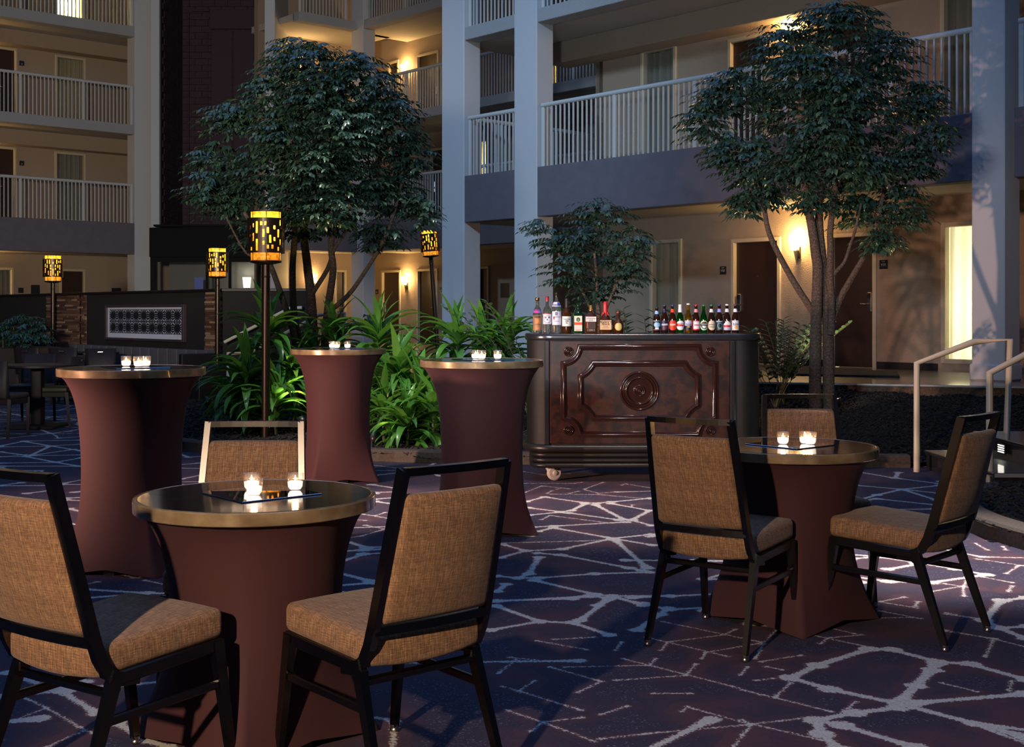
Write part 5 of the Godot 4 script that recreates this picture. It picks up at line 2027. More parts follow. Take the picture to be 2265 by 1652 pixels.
	flat_label(b, "label", 0.066, 0.014, 0.142, 0.0306, paper([["fill", Color(0.82, 0.82, 0.74)], ["oval", Color(0.10, 0.30, 0.14), 32, 15, 16, 9], ["peak", Color(0.55, 0.62, 0.45), 32, 9, 8, 12], ["rect", Color(0.86, 0.28, 0.08), 0, 27, 64, 11], ["rect", Color(0.80, 0.78, 0.74), 6, 42, 52, 16], ["rect", Color(0.75, 0.1, 0.1), 10, 59, 44, 2]]))
	cap_piece(b, [Vector2(0.015, 0.222), Vector2(0.016, 0.245), Vector2(0.014, 0.249), Vector2(0, 0.250)], dark_green, "cap")

	b = thing("spirit_bottle", "square whiskey bottle with white arched label and amber window", "bottle", pos.call(1306.7), "spirit bottles on the bar")
	sq = MB.new()
	sq.prism(round_rect(0.108, 0.066, 0.012, 0.012, 4), 0.0, 0.138, Transform3D(Basis.IDENTITY, Vector3(0, 0, 0.033)), true)
	sq.lathe([Vector2(0.048, 0.136), Vector2(0.036, 0.154), Vector2(0.018, 0.166), Vector2(0.0145, 0.176), Vector2(0.0145, 0.19), Vector2(0, 0.191)], 16)
	part("glass", sq, amber_dark, b)
	flat_label(b, "label", 0.088, 0.094, 0.136, 0.0336, paper([["fill", Color(0.86, 0.85, 0.83)], ["rect", Color(0.6, 0.58, 0.56), 6, 44, 52, 3]]))
	flat_label(b, "window_label", 0.076, 0.034, 0.092, 0.0336, paper([["fill", Color(0.20, 0.09, 0.03)], ["rect", Color(0.75, 0.28, 0.05), 2, 4, 8, 54]]))
	flat_label(b, "foot_label", 0.066, 0.014, 0.031, 0.0336, paper([["fill", Color(0.42, 0.36, 0.32)], ["rect", K, 4, 14, 14, 36], ["rect", K, 46, 14, 14, 36]]))
	cap_piece(b, [Vector2(0.018, 0.186), Vector2(0.018, 0.196), Vector2(0.015, 0.198), Vector2(0.015, 0.229), Vector2(0.013, 0.231), Vector2(0, 0.231)], gold, "cap")
	tm.call(b, "GENTLEMAN", 0.0115, 0.120, 0.034, ink)
	tm.call(b, "JACK", 0.0125, 0.105, 0.034, ink)

	b = thing("spirit_bottle", "squat bourbon bottle with cream label and dripping red wax top", "bottle", pos.call(1339), "spirit bottles on the bar")
	sq = MB.new()
	sq.prism(round_rect(0.100, 0.07, 0.022, 0.022, 5), 0.0, 0.112, Transform3D(Basis.IDENTITY, Vector3(0, 0, 0.035)), true)
	sq.lathe([Vector2(0.046, 0.11), Vector2(0.038, 0.130), Vector2(0.026, 0.150), Vector2(0.018, 0.165), Vector2(0.016, 0.2), Vector2(0, 0.201)], 18)
	part("glass", sq, amber_dark, b)
	flat_label(b, "label", 0.096, 0.026, 0.106, 0.0358, paper([["fill", Color(0.80, 0.66, 0.50)], ["rect", Color(0.5, 0.34, 0.22), 18, 40, 28, 3], ["rect", Color(0.55, 0.4, 0.26), 14, 50, 36, 3]]))
	cap_piece(b, [Vector2(0.024, 0.165), Vector2(0.0205, 0.185), Vector2(0.0185, 0.23), Vector2(0.0175, 0.256), Vector2(0.014, 0.262), Vector2(0, 0.262)], red, "wax_top")
	var drip := MB.new()
	for k in 9:
		var a := TAU * k / 9.0
		drip.tube([Vector3(cos(a) * 0.022, 0.172, sin(a) * 0.022), Vector3(cos(a) * 0.031, 0.172 - 0.018 - 0.008 * (k % 3), sin(a) * 0.031)], [0.0065, 0.005], 6)
	part("wax_drip", drip, red, b)
	tm.call(b, "Maker's", 0.025, 0.091, 0.0362, ink)
	tm.call(b, "Mark", 0.025, 0.073, 0.0362, ink)

	b = thing("spirit_bottle", "shortest round tequila bottle with gold disc label and bronze stopper", "bottle", pos.call(1367), "spirit bottles on the bar")
	cap_piece(b, [Vector2(0, 0), Vector2(0.042, 0), Vector2(0.0455, 0.006), Vector2(0.0455, 0.075), Vector2(0.040, 0.095), Vector2(0.022, 0.112), Vector2(0.016, 0.118), Vector2(0.0145, 0.15), Vector2(0, 0.151)], amber_dark, "glass")
	wrap_label(b, "label", 0.0462, 0.0462, 0.018, 0.086, 0.72, paper([["oval", Color(0.80, 0.72, 0.45), 32, 32, 31, 31], ["ring", Color(0.55, 0.45, 0.25), 32, 32, 26, 26, 0.85]]))
	cap_piece(b, [Vector2(0.0145, 0.145), Vector2(0.0145, 0.155), Vector2(0.023, 0.160), Vector2(0.024, 0.172), Vector2(0.017, 0.184), Vector2(0, 0.188)], mat("stopper_bronze", lin(0.16, 0.07, 0.05), 0.3, 0.6), "stopper")

	# beers
	var beers := [
		[1452.6, 0.218, brown, "brown beer bottle with pale blue label, shortest of the beer row", [["fill", Color(0.06, 0.07, 0.14)], ["rect", Color(0.8, 0.8, 0.82), 0, 2, 64, 3], ["oval", Color(0.55, 0.75, 0.90), 32, 28, 24, 16], ["rect", W, 20, 46, 24, 12], ["rect", Color(0.7, 0.5, 0.4), 0, 60, 64, 3]], Color(0.55, 0.72, 0.9), ink, "", 0.0],
		[1469.8, 0.236, brown, "brown beer bottle with dark blue lager label", [["fill", Color(0.10, 0.11, 0.24)], ["rect", Color(0.62, 0.66, 0.78), 8, 22, 48, 12], ["oval", Color(0.35, 0.14, 0.20), 32, 46, 16, 12]], Color(0.10, 0.10, 0.30), navy, "SAMUEL", 0.011],
		[1487.6, 0.237, brown, "brown beer bottle with bright orange label", [["oval", Color(0.84, 0.20, 0.07), 32, 32, 32, 34], ["rect", Color(0.92, 0.70, 0.60), 12, 24, 40, 10]], Color(0.88, 0.22, 0.06), navy, "SAMUEL", 0.011],
		[1504.2, 0.238, green, "bright green beer bottle with white foil neck and red banner label", [["oval", W, 32, 32, 32, 31], ["rect", Color(0.75, 0.08, 0.10), 2, 20, 54, 18]], Color(0.86, 0.87, 0.92), white, "STELLA", 0.011],
		[1522.3, 0.247, beer, "clear beer bottle of pale golden beer, tallest of the beer row", [["fill", Color(0.70, 0.72, 0.82)], ["rect", Color(0.07, 0.07, 0.14), 0, 34, 64, 30], ["rect", Color(0.80, 0.60, 0.20), 24, 38, 16, 8]], Color(0, 0, 0, 0), white, "Corona", 0.014],
		[1539.5, 0.238, brown, "brown beer bottle with red and white label and red cap", [["fill", Color(0.72, 0.05, 0.08)], ["rect", Color(0.88, 0.84, 0.86), 10, 6, 50, 50], ["rect", Color(0.72, 0.2, 0.25), 16, 26, 36, 8]], Color(0.82, 0.55, 0.6), red, "Budweiser", 0.009],
		[1556.4, 0.236, green, "green beer bottle with oval ringed label", [["oval", Color(0.80, 0.84, 0.82), 32, 32, 32, 32], ["oval", Color(0.08, 0.34, 0.14), 32, 32, 24, 25], ["oval", W, 32, 38, 13, 13], ["rect", Color(0.12, 0.14, 0.14), 4, 27, 56, 8], ["oval", Color(0.75, 0.08, 0.08), 32, 16, 4, 4]], Color(0, 0, 0, 0), mat("cap_green", lin(0.03, 0.16, 0.06), 0.4), "Heineken", 0.009],
		[1573.6, 0.238, brown, "brown beer bottle with cream oval lager label and white neck band", [["oval", Color(0.80, 0.76, 0.66), 32, 32, 31, 32], ["rect", Color(0.25, 0.35, 0.32), 10, 26, 44, 4]], Color(0.84, 0.83, 0.82), mat("cap_green", Color(0, 0, 0)), "LAGER", 0.013],
		[1591.0, 0.240, brown, "brown beer bottle with dark teal label and blue cap", [["fill", Color(0.05, 0.13, 0.18)], ["rect", Color(0.55, 0.70, 0.78), 4, 4, 56, 7], ["ring", Color(0.35, 0.6, 0.65), 32, 34, 18, 18, 0.6], ["rect", Color(0.4, 0.6, 0.62), 22, 54, 22, 4]], Color(0.55, 0.55, 0.86), navy, "", 0.0],
		[1608.0, 0.241, brown, "brown beer bottle with white mountain peak label", [["peak", W, 32, 0, 34, 28], ["rect", Color(0.70, 0.72, 0.82), 0, 28, 64, 36], ["rect", Color(0.75, 0.12, 0.16), 6, 32, 52, 12]], W, white, "Coors", 0.013],
		[1626.4, 0.241, brown, "brown beer bottle with square white label and gold hop, end of the row", [["fill", Color(0.80, 0.82, 0.86)], ["oval", Color(0.88, 0.62, 0.15), 32, 44, 9, 13]], W, mat("cap_brown", lin(0.06, 0.035, 0.02), 0.4), "Lite", 0.025],
	]
	for q in beers:
		var h: float = q[1]
		b = thing("beer_bottle", q[3], "bottle", pos.call(q[0]), "beer bottles on the bar")
		var s := h / 0.238
		cap_piece(b, [Vector2(0, 0), Vector2(0.028, 0), Vector2(0.0305, 0.005), Vector2(0.0305, 0.118), Vector2(0.027, 0.138), Vector2(0.018, 0.164 * s), Vector2(0.0135, 0.19 * s), Vector2(0.012, h - 0.022), Vector2(0.0135, h - 0.018), Vector2(0.0125, h - 0.008), Vector2(0, h - 0.007)], q[2], "glass")
		wrap_label(b, "label", 0.0311, 0.0311, 0.022, 0.104, 1.35, paper(q[4]))
		if q[5].a > 0.5:
			var full: bool = q[2] == green
			wrap_label(b, "neck_label", 0.0172 if full else 0.0185, 0.0131 if full else 0.0138, 0.172 * s, (h - 0.004) if full else 0.2 * s, PI, mat("neck_%d" % int(q[0]), q[5], 0.4))
		cap_piece(b, [Vector2(0.0145, h - 0.012), Vector2(0.0148, h - 0.005), Vector2(0.012, h), Vector2(0, h)], q[6], "crown_cap")
		if q[7]:
			tm.call(b, q[7], q[8], 0.072 if q[7] != "LAGER" else 0.05, 0.0318, ink if q[7] in ["LAGER", "Corona"] else (navy if q[7] == "Lite" else white))


# ---- torch lamps: a perforated metal drum round a mica cylinder, on a pole -----------------------------------------------------------
func torch_model() -> Node3D:
	var t := thing("torch_lamp", "", "lamp")
	var metal: Material = mats.torch_metal
	var r := RandomNumberGenerator.new()
	r.seed = 77
	var nc := 52
	var nr := 18
	var open := {}
	for k in 900:
		var c := r.randi() % nc
		var y := r.randi() % (nr - 4) + 1
		var hgt := r.randi_range(2, 6)
		var clash := false
		for j in range(y - 1, mini(y + hgt + 1, nr)):
			for e in [-1, 0, 1]:
				if open.has(Vector2i(posmod(c + e, nc), j)):
					clash = true
		if clash:
			continue
		for j in range(y, mini(y + hgt, nr - 1)):
			open[Vector2i(c, j)] = true
	var shell := MB.new()
	var ro := 0.186
	var ri := 0.182
	for c in nc:
		var a0 := TAU * c / nc
		var a1 := TAU * (c + 1) / nc
		var j := 0
		while j < nr:
			if open.has(Vector2i(c, j)):
				j += 1
				continue
			var j0 := j
			while j < nr and not open.has(Vector2i(c, j)):
				j += 1
			var y0 := 0.08 + 0.345 * j0 / nr
			var y1 := 0.08 + 0.345 * j / nr
			var p0 := Vector3(cos(a0), 0, sin(a0))
			var p1 := Vector3(cos(a1), 0, sin(a1))
			var u0 := Vector3(0, y0, 0)
			var u1 := Vector3(0, y1, 0)
			var o := p0 + p1
			shell.flat()
			shell.quad(p0 * ro + u0, p1 * ro + u0, p1 * ro + u1, p0 * ro + u1, o)
			shell.quad(p0 * ri + u0, p1 * ri + u0, p1 * ri + u1, p0 * ri + u1, -o)
			shell.quad(p0 * ri + u1, p1 * ri + u1, p1 * ro + u1, p0 * ro + u1, Vector3.UP)
			shell.quad(p0 * ri + u0, p1 * ri + u0, p1 * ro + u0, p0 * ro + u0, Vector3.DOWN)
	part("perforated_drum", shell, metal, t)
	var mica := MB.new()
	mica.lathe([Vector2(0.146, 0.006), Vector2(0.146, 0.494)], 32)
	part("mica_cylinder", mica, mats.mica, t)
	var fr := MB.new()
	for k in 6:
		var a := TAU * k / 6.0 + 0.3
		fr.tube([Vector3(cos(a) * 0.149, 0.0, sin(a) * 0.149), Vector3(cos(a) * 0.149, 0.5, sin(a) * 0.149)], [0.0035], 6)
		fr.tube([Vector3(cos(a) * 0.147, 0.10, sin(a) * 0.147), Vector3(cos(a) * 0.184, 0.10, sin(a) * 0.184)], [0.004], 4)
		fr.tube([Vector3(cos(a) * 0.147, 0.41, sin(a) * 0.147), Vector3(cos(a) * 0.184, 0.41, sin(a) * 0.184)], [0.004], 4)
	fr.lathe([Vector2(0.143, 0.490), Vector2(0.151, 0.488), Vector2(0.151, 0.5), Vector2(0.143, 0.5)], 32)
	part("frame", fr, metal, t)
	var plate := MB.new()
	plate.lathe([Vector2(0.0, -0.035), Vector2(0.06, -0.033), Vector2(0.154, -0.012), Vector2(0.156, 0.006), Vector2(0.0, 0.008)], 32)
	part("base_plate", plate, metal, t)
	var bulb := MB.new()
	bulb.lathe([Vector2(0, 0.19), Vector2(0.018, 0.20), Vector2(0.024, 0.25), Vector2(0.014, 0.30), Vector2(0, 0.31)], 12, Transform3D(Basis.IDENTITY, Vector3(0.035, 0.08, 0.06)))
	part("bulb", bulb, mats.bulb_torch, t)
	omni("torch_light", Vector3(0.035, 0.33, 0.06), Color(1.0, 0.80, 0.45), 0.32, t, 0.02)
	return t


func make_torches() -> void:
	var specs := [
		[588, 578, 12.6, 1.0, 0.12, 0.0, "torch lamp on the thick pole in the planting bed, largest"],
		[481, 612, 18.0, 0.82, 0.0, 0.0, "torch lamp before the narrow wood strip band by the framed art"],
		[117, 622, 22.6, 0.93, 0.0, 0.0, "torch lamp before the wide wood strip band by the shrub"],
		[953, 566, 21.8, 0.89, DECK, -0.075, "torch lamp on a leaning pole beside the white column"],
	]
	var proto := torch_model()
	for i in specs.size():
		var s: Array = specs[i]
		var p := dp(s[0], s[1], s[2])
		var b := Basis(Vector3(0, 0, 1), -s[5]) * Basis(Vector3.UP, i * 1.3)
		var k: float = s[3]
		var xf := Transform3D(b.scaled(Vector3(k, k, k)) if false else b * Basis.from_scale(Vector3(k, k, k)), p)
		var t: Node3D
		if i == 0:
			t = proto
			t.transform = xf
			tag(t, s[6], "lamp", "torch lamps")
		else:
			t = copy(proto, xf, s[6], "torch lamps")
		for c in t.get_children():
			if c is OmniLight3D:
				c.light_energy = 0.32 * k * k
	# poles hang under each drum, down to the ground
	var all := find_children("torch_lamp*", "Node3D", false, false)
	for i in all.size():
		var s: Array = specs[i]
		var k: float = s[3]
		var len: float = ((all[i] as Node3D).position.y - s[4]) / k / cos(s[5])
		var pole := MB.new()
		pole.tube([Vector3(0, -len, 0), Vector3(0, -0.03, 0)], [0.042], 16)
		pole.lathe([Vector2(0.043, -0.16), Vector2(0.046, -0.155), Vector2(0.046, -0.15), Vector2(0.043, -0.145)], 16)
		part("pole", pole, mats.torch_metal, all[i])


# ---- trees -------------------------------------------------------------------------------------------------------------------------
func leaf_mesh(l: float, w: float, m: Material) -> ArrayMesh:
	var mb := MB.new()
	mb.smooth(1)
	var rib := []
	var le := []
	var re := []
	for q in [[0.0, 0.02, 0.0], [0.28, 0.92, -0.01], [0.6, 0.82, -0.05], [0.84, 0.34, -0.10], [1.0, 0.0, -0.17]]:
		rib.append(Vector3(0, q[2] * l, q[0] * l))
		le.append(Vector3(-q[1] * w / 2, q[2] * l + 0.10 * w * q[1], q[0] * l))
		re.append(Vector3(q[1] * w / 2, q[2] * l + 0.10 * w * q[1], q[0] * l))
	for i in 4:
		if i < 3:
			mb.quad(rib[i], le[i], le[i + 1], rib[i + 1], Vector3.UP)
			mb.quad(rib[i], re[i], re[i + 1], rib[i + 1], Vector3.UP)
		else:
			mb.tri(rib[i], le[i], rib[i + 1], Vector3.UP)
			mb.tri(rib[i], re[i], rib[i + 1], Vector3.UP)
	return mb.done(m)


# Foliage as drooping sprays on blobs [px, py, rx, ry] at depth d; the nearest leaves are leaves of their own.
func foliage(t: Node3D, blobs: Array, d: float, per_area: float, l: float, w: float, singles: int, seed_: int, tint := [Color(0.020, 0.048, 0.034), Color(0.074, 0.140, 0.090)], per_spray := 11) -> void:
	var r := RandomNumberGenerator.new()
	r.seed = seed_
	var inv := t.transform.affine_inverse()
	var trs: Array[Transform3D] = []
	var twigs := MB.new()
	for b in blobs:
		var rx: float = b[2] * 1.12 * d / FOC
		var ry: float = b[3] * 1.12 * d / FOC
		var rz := (rx + ry) / 2.0
		var dz: float = (b[4] if b.size() > 4 else r.randf_range(-0.45, 0.45))
		var c := dp(b[0], b[1], d + dz)
		var n := int(per_area * (rx * ry) + 6)
		for k in n:
			# a point on the blob's shell, more of them above and outside
			var z := r.randf_range(-0.85, 1.0)
			var a := r.randf() * TAU
			var q := sqrt(1.0 - z * z)
			var dirv := Vector3(cos(a) * q, z, sin(a) * q)
			var p := c + dirv * Vector3(rx, ry, rz) * r.randf_range(0.55, 0.98)
			var out := Vector3(dirv.x, 0.0, dirv.z)
			if out.length() < 0.1:
				out = Vector3(cos(a), 0, sin(a))
			out = (out.normalized() + Vector3(r.randf_range(-0.4, 0.4), 0, r.randf_range(-0.4, 0.4))).normalized()
			var len := l * r.randf_range(2.6, 4.8)
			var p0 := p - out * len * 0.6 + Vector3(0, -len * 0.05, 0)
			var side := out.cross(Vector3.UP).normalized()
			var pts := []
			for e in 4:
				var s := e / 3.0
				pts.append(p0 + out * len * s + Vector3(0, len * (0.22 * s - 0.34 * s * s), 0))
			if k % 3 == 0:
				twigs.tube([inv * pts[0], inv * pts[1], inv * pts[3]], [0.0035, 0.0015], 3, false)
			for e in per_spray:
				var s := (e + 0.6) / per_spray
				var pp := p0 + out * len * s + Vector3(0, len * (0.22 * s - 0.34 * s * s), 0)
				var sg := 1.0 if e % 2 else -1.0
				var dirl := (out * r.randf_range(0.5, 1.0) + side * sg * r.randf_range(0.35, 1.0) + Vector3(0, r.randf_range(-0.95, -0.05), 0)).normalized()
				if e == per_spray - 1:
					dirl = (out + Vector3(0, -0.5, 0)).normalized()
				var up := (Vector3.UP * 1.0 + out * 0.35 + Vector3(r.randf_range(-0.4, 0.4), 0, r.randf_range(-0.4, 0.4))).normalized()
				var x := up.cross(dirl).normalized()
				var y := dirl.cross(x)
				var sc := r.randf_range(0.7, 1.2)
				trs.append(Transform3D(Basis(x, y, dirl) * Basis.from_scale(Vector3(sc, sc, sc)), pp))
	if twigs:
		stuff(part("twigs", twigs, mats.bark, t))
	trs.sort_custom(func(a, b): return a.origin.z > b.origin.z)
	var lm := [leaf_mesh(l, w, mats.leaf_dark), leaf_mesh(l, w, mats.leaf_mid), leaf_mesh(l, w, mats.leaf_light)]
	for i in mini(singles, trs.size()):
		put("leaf", lm[[0, 1, 0, 1, 2][r.randi() % 5]], t, inv * trs[i])
	var mm := MultiMesh.new()
	mm.transform_format = MultiMesh.TRANSFORM_3D
	mm.use_colors = true
	mm.mesh = leaf_mesh(l, w, mats.foliage)
	mm.instance_count = maxi(0, trs.size() - singles)
	for i in range(singles, trs.size()):
		mm.set_instance_transform(i - singles, inv * trs[i])
		mm.set_instance_color(i - singles, (tint[0] as Color).lerp(tint[1], r.randf() * r.randf() * 1.4))
	var o := MultiMeshInstance3D.new()
	o.name = "foliage"
	o.multimesh = mm
	t.add_child(o)
	stuff(o)


func stems(t: Node3D, list: Array, d: float) -> void:
	var inv := t.transform.affine_inverse()
	for s in list:
		var pts := []
		var rad := []
		var off: float = s[0]
		for i in range(3, s.size(), 2):
			pts.append(inv * dp(s[i], s[i + 1], d + off))
		var sm := []
		for i in pts.size() - 1:
			for k in 4:
				sm.append((pts[i] as Vector3).cubic_interpolate(pts[i + 1], pts[maxi(i - 1, 0)], pts[mini(i + 2, pts.size() - 1)], k / 4.0))
		sm.append(pts[-1])
		for i in sm.size():
			rad.append(lerpf(s[1], s[2], float(i) / (sm.size() - 1)) * 0.84)
		var mb := MB.new()
		mb.tube(sm, rad, 12)
		part("stem", mb, mats.bark, t)


func make_trees() -> void:
	var p1 := gp(692, 960, 0.12)
	var d := 14.0
	var t := thing("ficus_tree", "multi-stemmed ficus tree rising behind the largest torch lamp", "tree", at(V((700 - CX) * d / FOC, 0.1, d)), "indoor ficus trees")
	stems(t, [
		[0.0, 0.055, 0.03, 664, 940, 660, 770, 650, 690, 647, 596, 652, 500, 640, 400, 620, 300],
		[-0.15, 0.05, 0.025, 668, 940, 653, 757, 628, 670, 602, 596, 575, 530, 540, 470],
		[0.1, 0.075, 0.03, 690, 940, 692, 757, 688, 660, 679, 580, 672, 500, 690, 400, 700, 260, 695, 150],
		[0.05, 0.06, 0.03, 712, 940, 719, 757, 727, 670, 737, 596, 733, 530, 760, 420, 790, 280],
		[-0.1, 0.035, 0.018, 727, 690, 769, 654, 804, 606, 849, 532, 872, 470, 890, 400],
		[0.05, 0.035, 0.02, 690, 650, 724, 596, 745, 540, 800, 470],
		[-0.2, 0.02, 0.01, 590, 570, 545, 560, 500, 480],
		[0.1, 0.022, 0.010, 690, 400, 620, 370, 540, 340],
		[0.1, 0.022, 0.010, 745, 470, 820, 380, 860, 300],
	], d)
	foliage(t, [[690, 150, 80, 60], [600, 215, 70, 70], [790, 195, 85, 80], [515, 262, 70, 45], [700, 290, 120, 80], [855, 275, 75, 80], [480, 350, 66, 46], [600, 380, 90, 70], [905, 345, 55, 50], [770, 400, 95, 70], [515, 440, 75, 55], [875, 430, 70, 55], [690, 490, 90, 45], [560, 520, 45, 40], [845, 520, 55, 35], [640, 120, 50, 40], [930, 470, 35, 40], [450, 410, 40, 35], [690, 380, 70, 60, -0.75], [620, 300, 60, 50, -0.7], [760, 300, 70, 60, -0.75], [730, 460, 70, 45, -0.7], [640, 460, 50, 40, -0.6], [700, 220, 70, 50, -0.6]], d, 860.0, 0.074, 0.036, 300, 101)

	d = 13.5
	t = thing("ficus_tree", "tall ficus tree with pale forked trunks beside the bar", "tree", at(V((1820 - CX) * d / FOC, 0.15, d)), "indoor ficus trees")
	stems(t, [
		[0.0, 0.085, 0.045, 1806, 945, 1803, 860, 1804, 760, 1806, 687, 1809, 595, 1804, 560, 1798, 515, 1785, 440, 1770, 330, 1775, 200],
		[0.05, 0.05, 0.025, 1804, 705, 1795, 685, 1758, 627, 1719, 556, 1699, 508, 1690, 460, 1670, 380],
		[0.05, 0.082, 0.04, 1836, 945, 1833, 860, 1831, 710, 1823, 618, 1816, 549, 1812, 490, 1815, 400, 1840, 260],
		[-0.1, 0.052, 0.03, 1838, 740, 1839, 664, 1836, 618, 1837, 549, 1837, 503, 1850, 400, 1870, 250, 1865, 120],
		[-0.05, 0.048, 0.024, 1838, 708, 1844, 692, 1862, 652, 1892, 600, 1922, 547, 1940, 490, 1960, 400],
		[-0.1, 0.028, 0.014, 1838, 620, 1846, 603, 1867, 581, 1880, 544, 1892, 508, 1905, 450],
		[0.0, 0.02, 0.01, 1690, 470, 1640, 380, 1590, 300],
		[0.1, 0.025, 0.012, 1850, 410, 1920, 330, 1990, 260],
	], d)
	foliage(t, [[1850, 55, 95, 55], [1730, 110, 70, 65], [1950, 125, 80, 65], [1625, 205, 80, 55], [1760, 240, 100, 75], [1900, 260, 110, 85], [2035, 225, 62, 55], [1555, 265, 50, 50], [1670, 355, 85, 55], [1845, 390, 100, 60], [2015, 350, 75, 60], [1690, 430, 60, 35], [1895, 465, 65, 40], [1985, 460, 60, 55], [1645, 450, 35, 30], [1950, 530, 40, 28], [2075, 300, 30, 35], [1600, 330, 45, 40], [1790, 160, 70, 55, -0.7], [1820, 300, 80, 60, -0.8], [1760, 360, 60, 45, -0.7], [1880, 360, 70, 50, -0.75], [1800, 440, 45, 30, -0.6], [1930, 380, 55, 45, -0.6], [1850, 200, 70, 50, -0.7]], d, 860.0, 0.076, 0.038, 300, 202)

	d = 13.0
	t = thing("ficus_tree", "small bushy ficus behind the bar bottles", "tree", at(V((1325 - CX) * d / FOC, 0.1, d)), "indoor ficus trees")
	stems(t, [[0.0, 0.035, 0.015, 1325, 960, 1326, 760, 1322, 650, 1315, 560], [0.1, 0.02, 0.01, 1326, 720, 1270, 610, 1235, 560], [-0.1, 0.02, 0.01, 1326, 720, 1370, 610, 1390, 540]], d)
	foliage(t, [[1325, 470, 70, 32], [1235, 530, 52, 34], [1310, 545, 90, 50], [1395, 540, 50, 40], [1250, 600, 50, 38], [1385, 610, 50, 40], [1320, 640, 60, 36], [1190, 500, 28, 20]], d, 800.0, 0.062, 0.029, 300, 303)

	d = 20.3
	t = thing("leafy_shrub", "dense blue-green shrub growing from the dark planter box", "plant", at(V(-8.0, 0.78, d)))
	foliage(t, [[50, 722, 52, 28, 0.0], [15, 735, 40, 28, 0.1], [88, 728, 24, 26, -0.1], [60, 750, 40, 18, -0.2]], d, 420.0, 0.085, 0.03, 0, 404, [Color(0.018, 0.050, 0.036), Color(0.035, 0.085, 0.055)])
	var st := MB.new()
	for k in 5:
		st.tube([Vector3(-0.3 + k * 0.14, 0, 0), Vector3(-0.35 + k * 0.18, 0.35, 0)], [0.012, 0.008], 6)
	part("stem", st, mats.bark, t)


func strap_mesh(p0: float, bend: float, m: Material) -> ArrayMesh:
	var mb := MB.new()
	mb.smooth(1)
	var n := 8
	var p := Vector3.ZERO
	var rows := []
	for i in n + 1:
		var s := float(i) / n
		var ang := p0 + bend * pow(s, 1.3)
		if i:
			p += Vector3(0, cos(ang), sin(ang)) / n
		var w := 0.086 * pow(sin(PI * clampf(pow(s, 0.62), 0.02, 1.0)), 0.8) + 0.006 * (1.0 - s)
		var nrm := Vector3(0, sin(ang), -cos(ang))
		rows.append([p + Vector3(-w, 0, 0) + nrm * w * 0.35, p, p + Vector3(w, 0, 0) + nrm * w * 0.35])
	for i in n:
		for k in 2:
			mb.quad(rows[i][k], rows[i][k + 1], rows[i + 1][k + 1], rows[i + 1][k], Vector3(0, 1, 0.01))
	return mb.done(m)


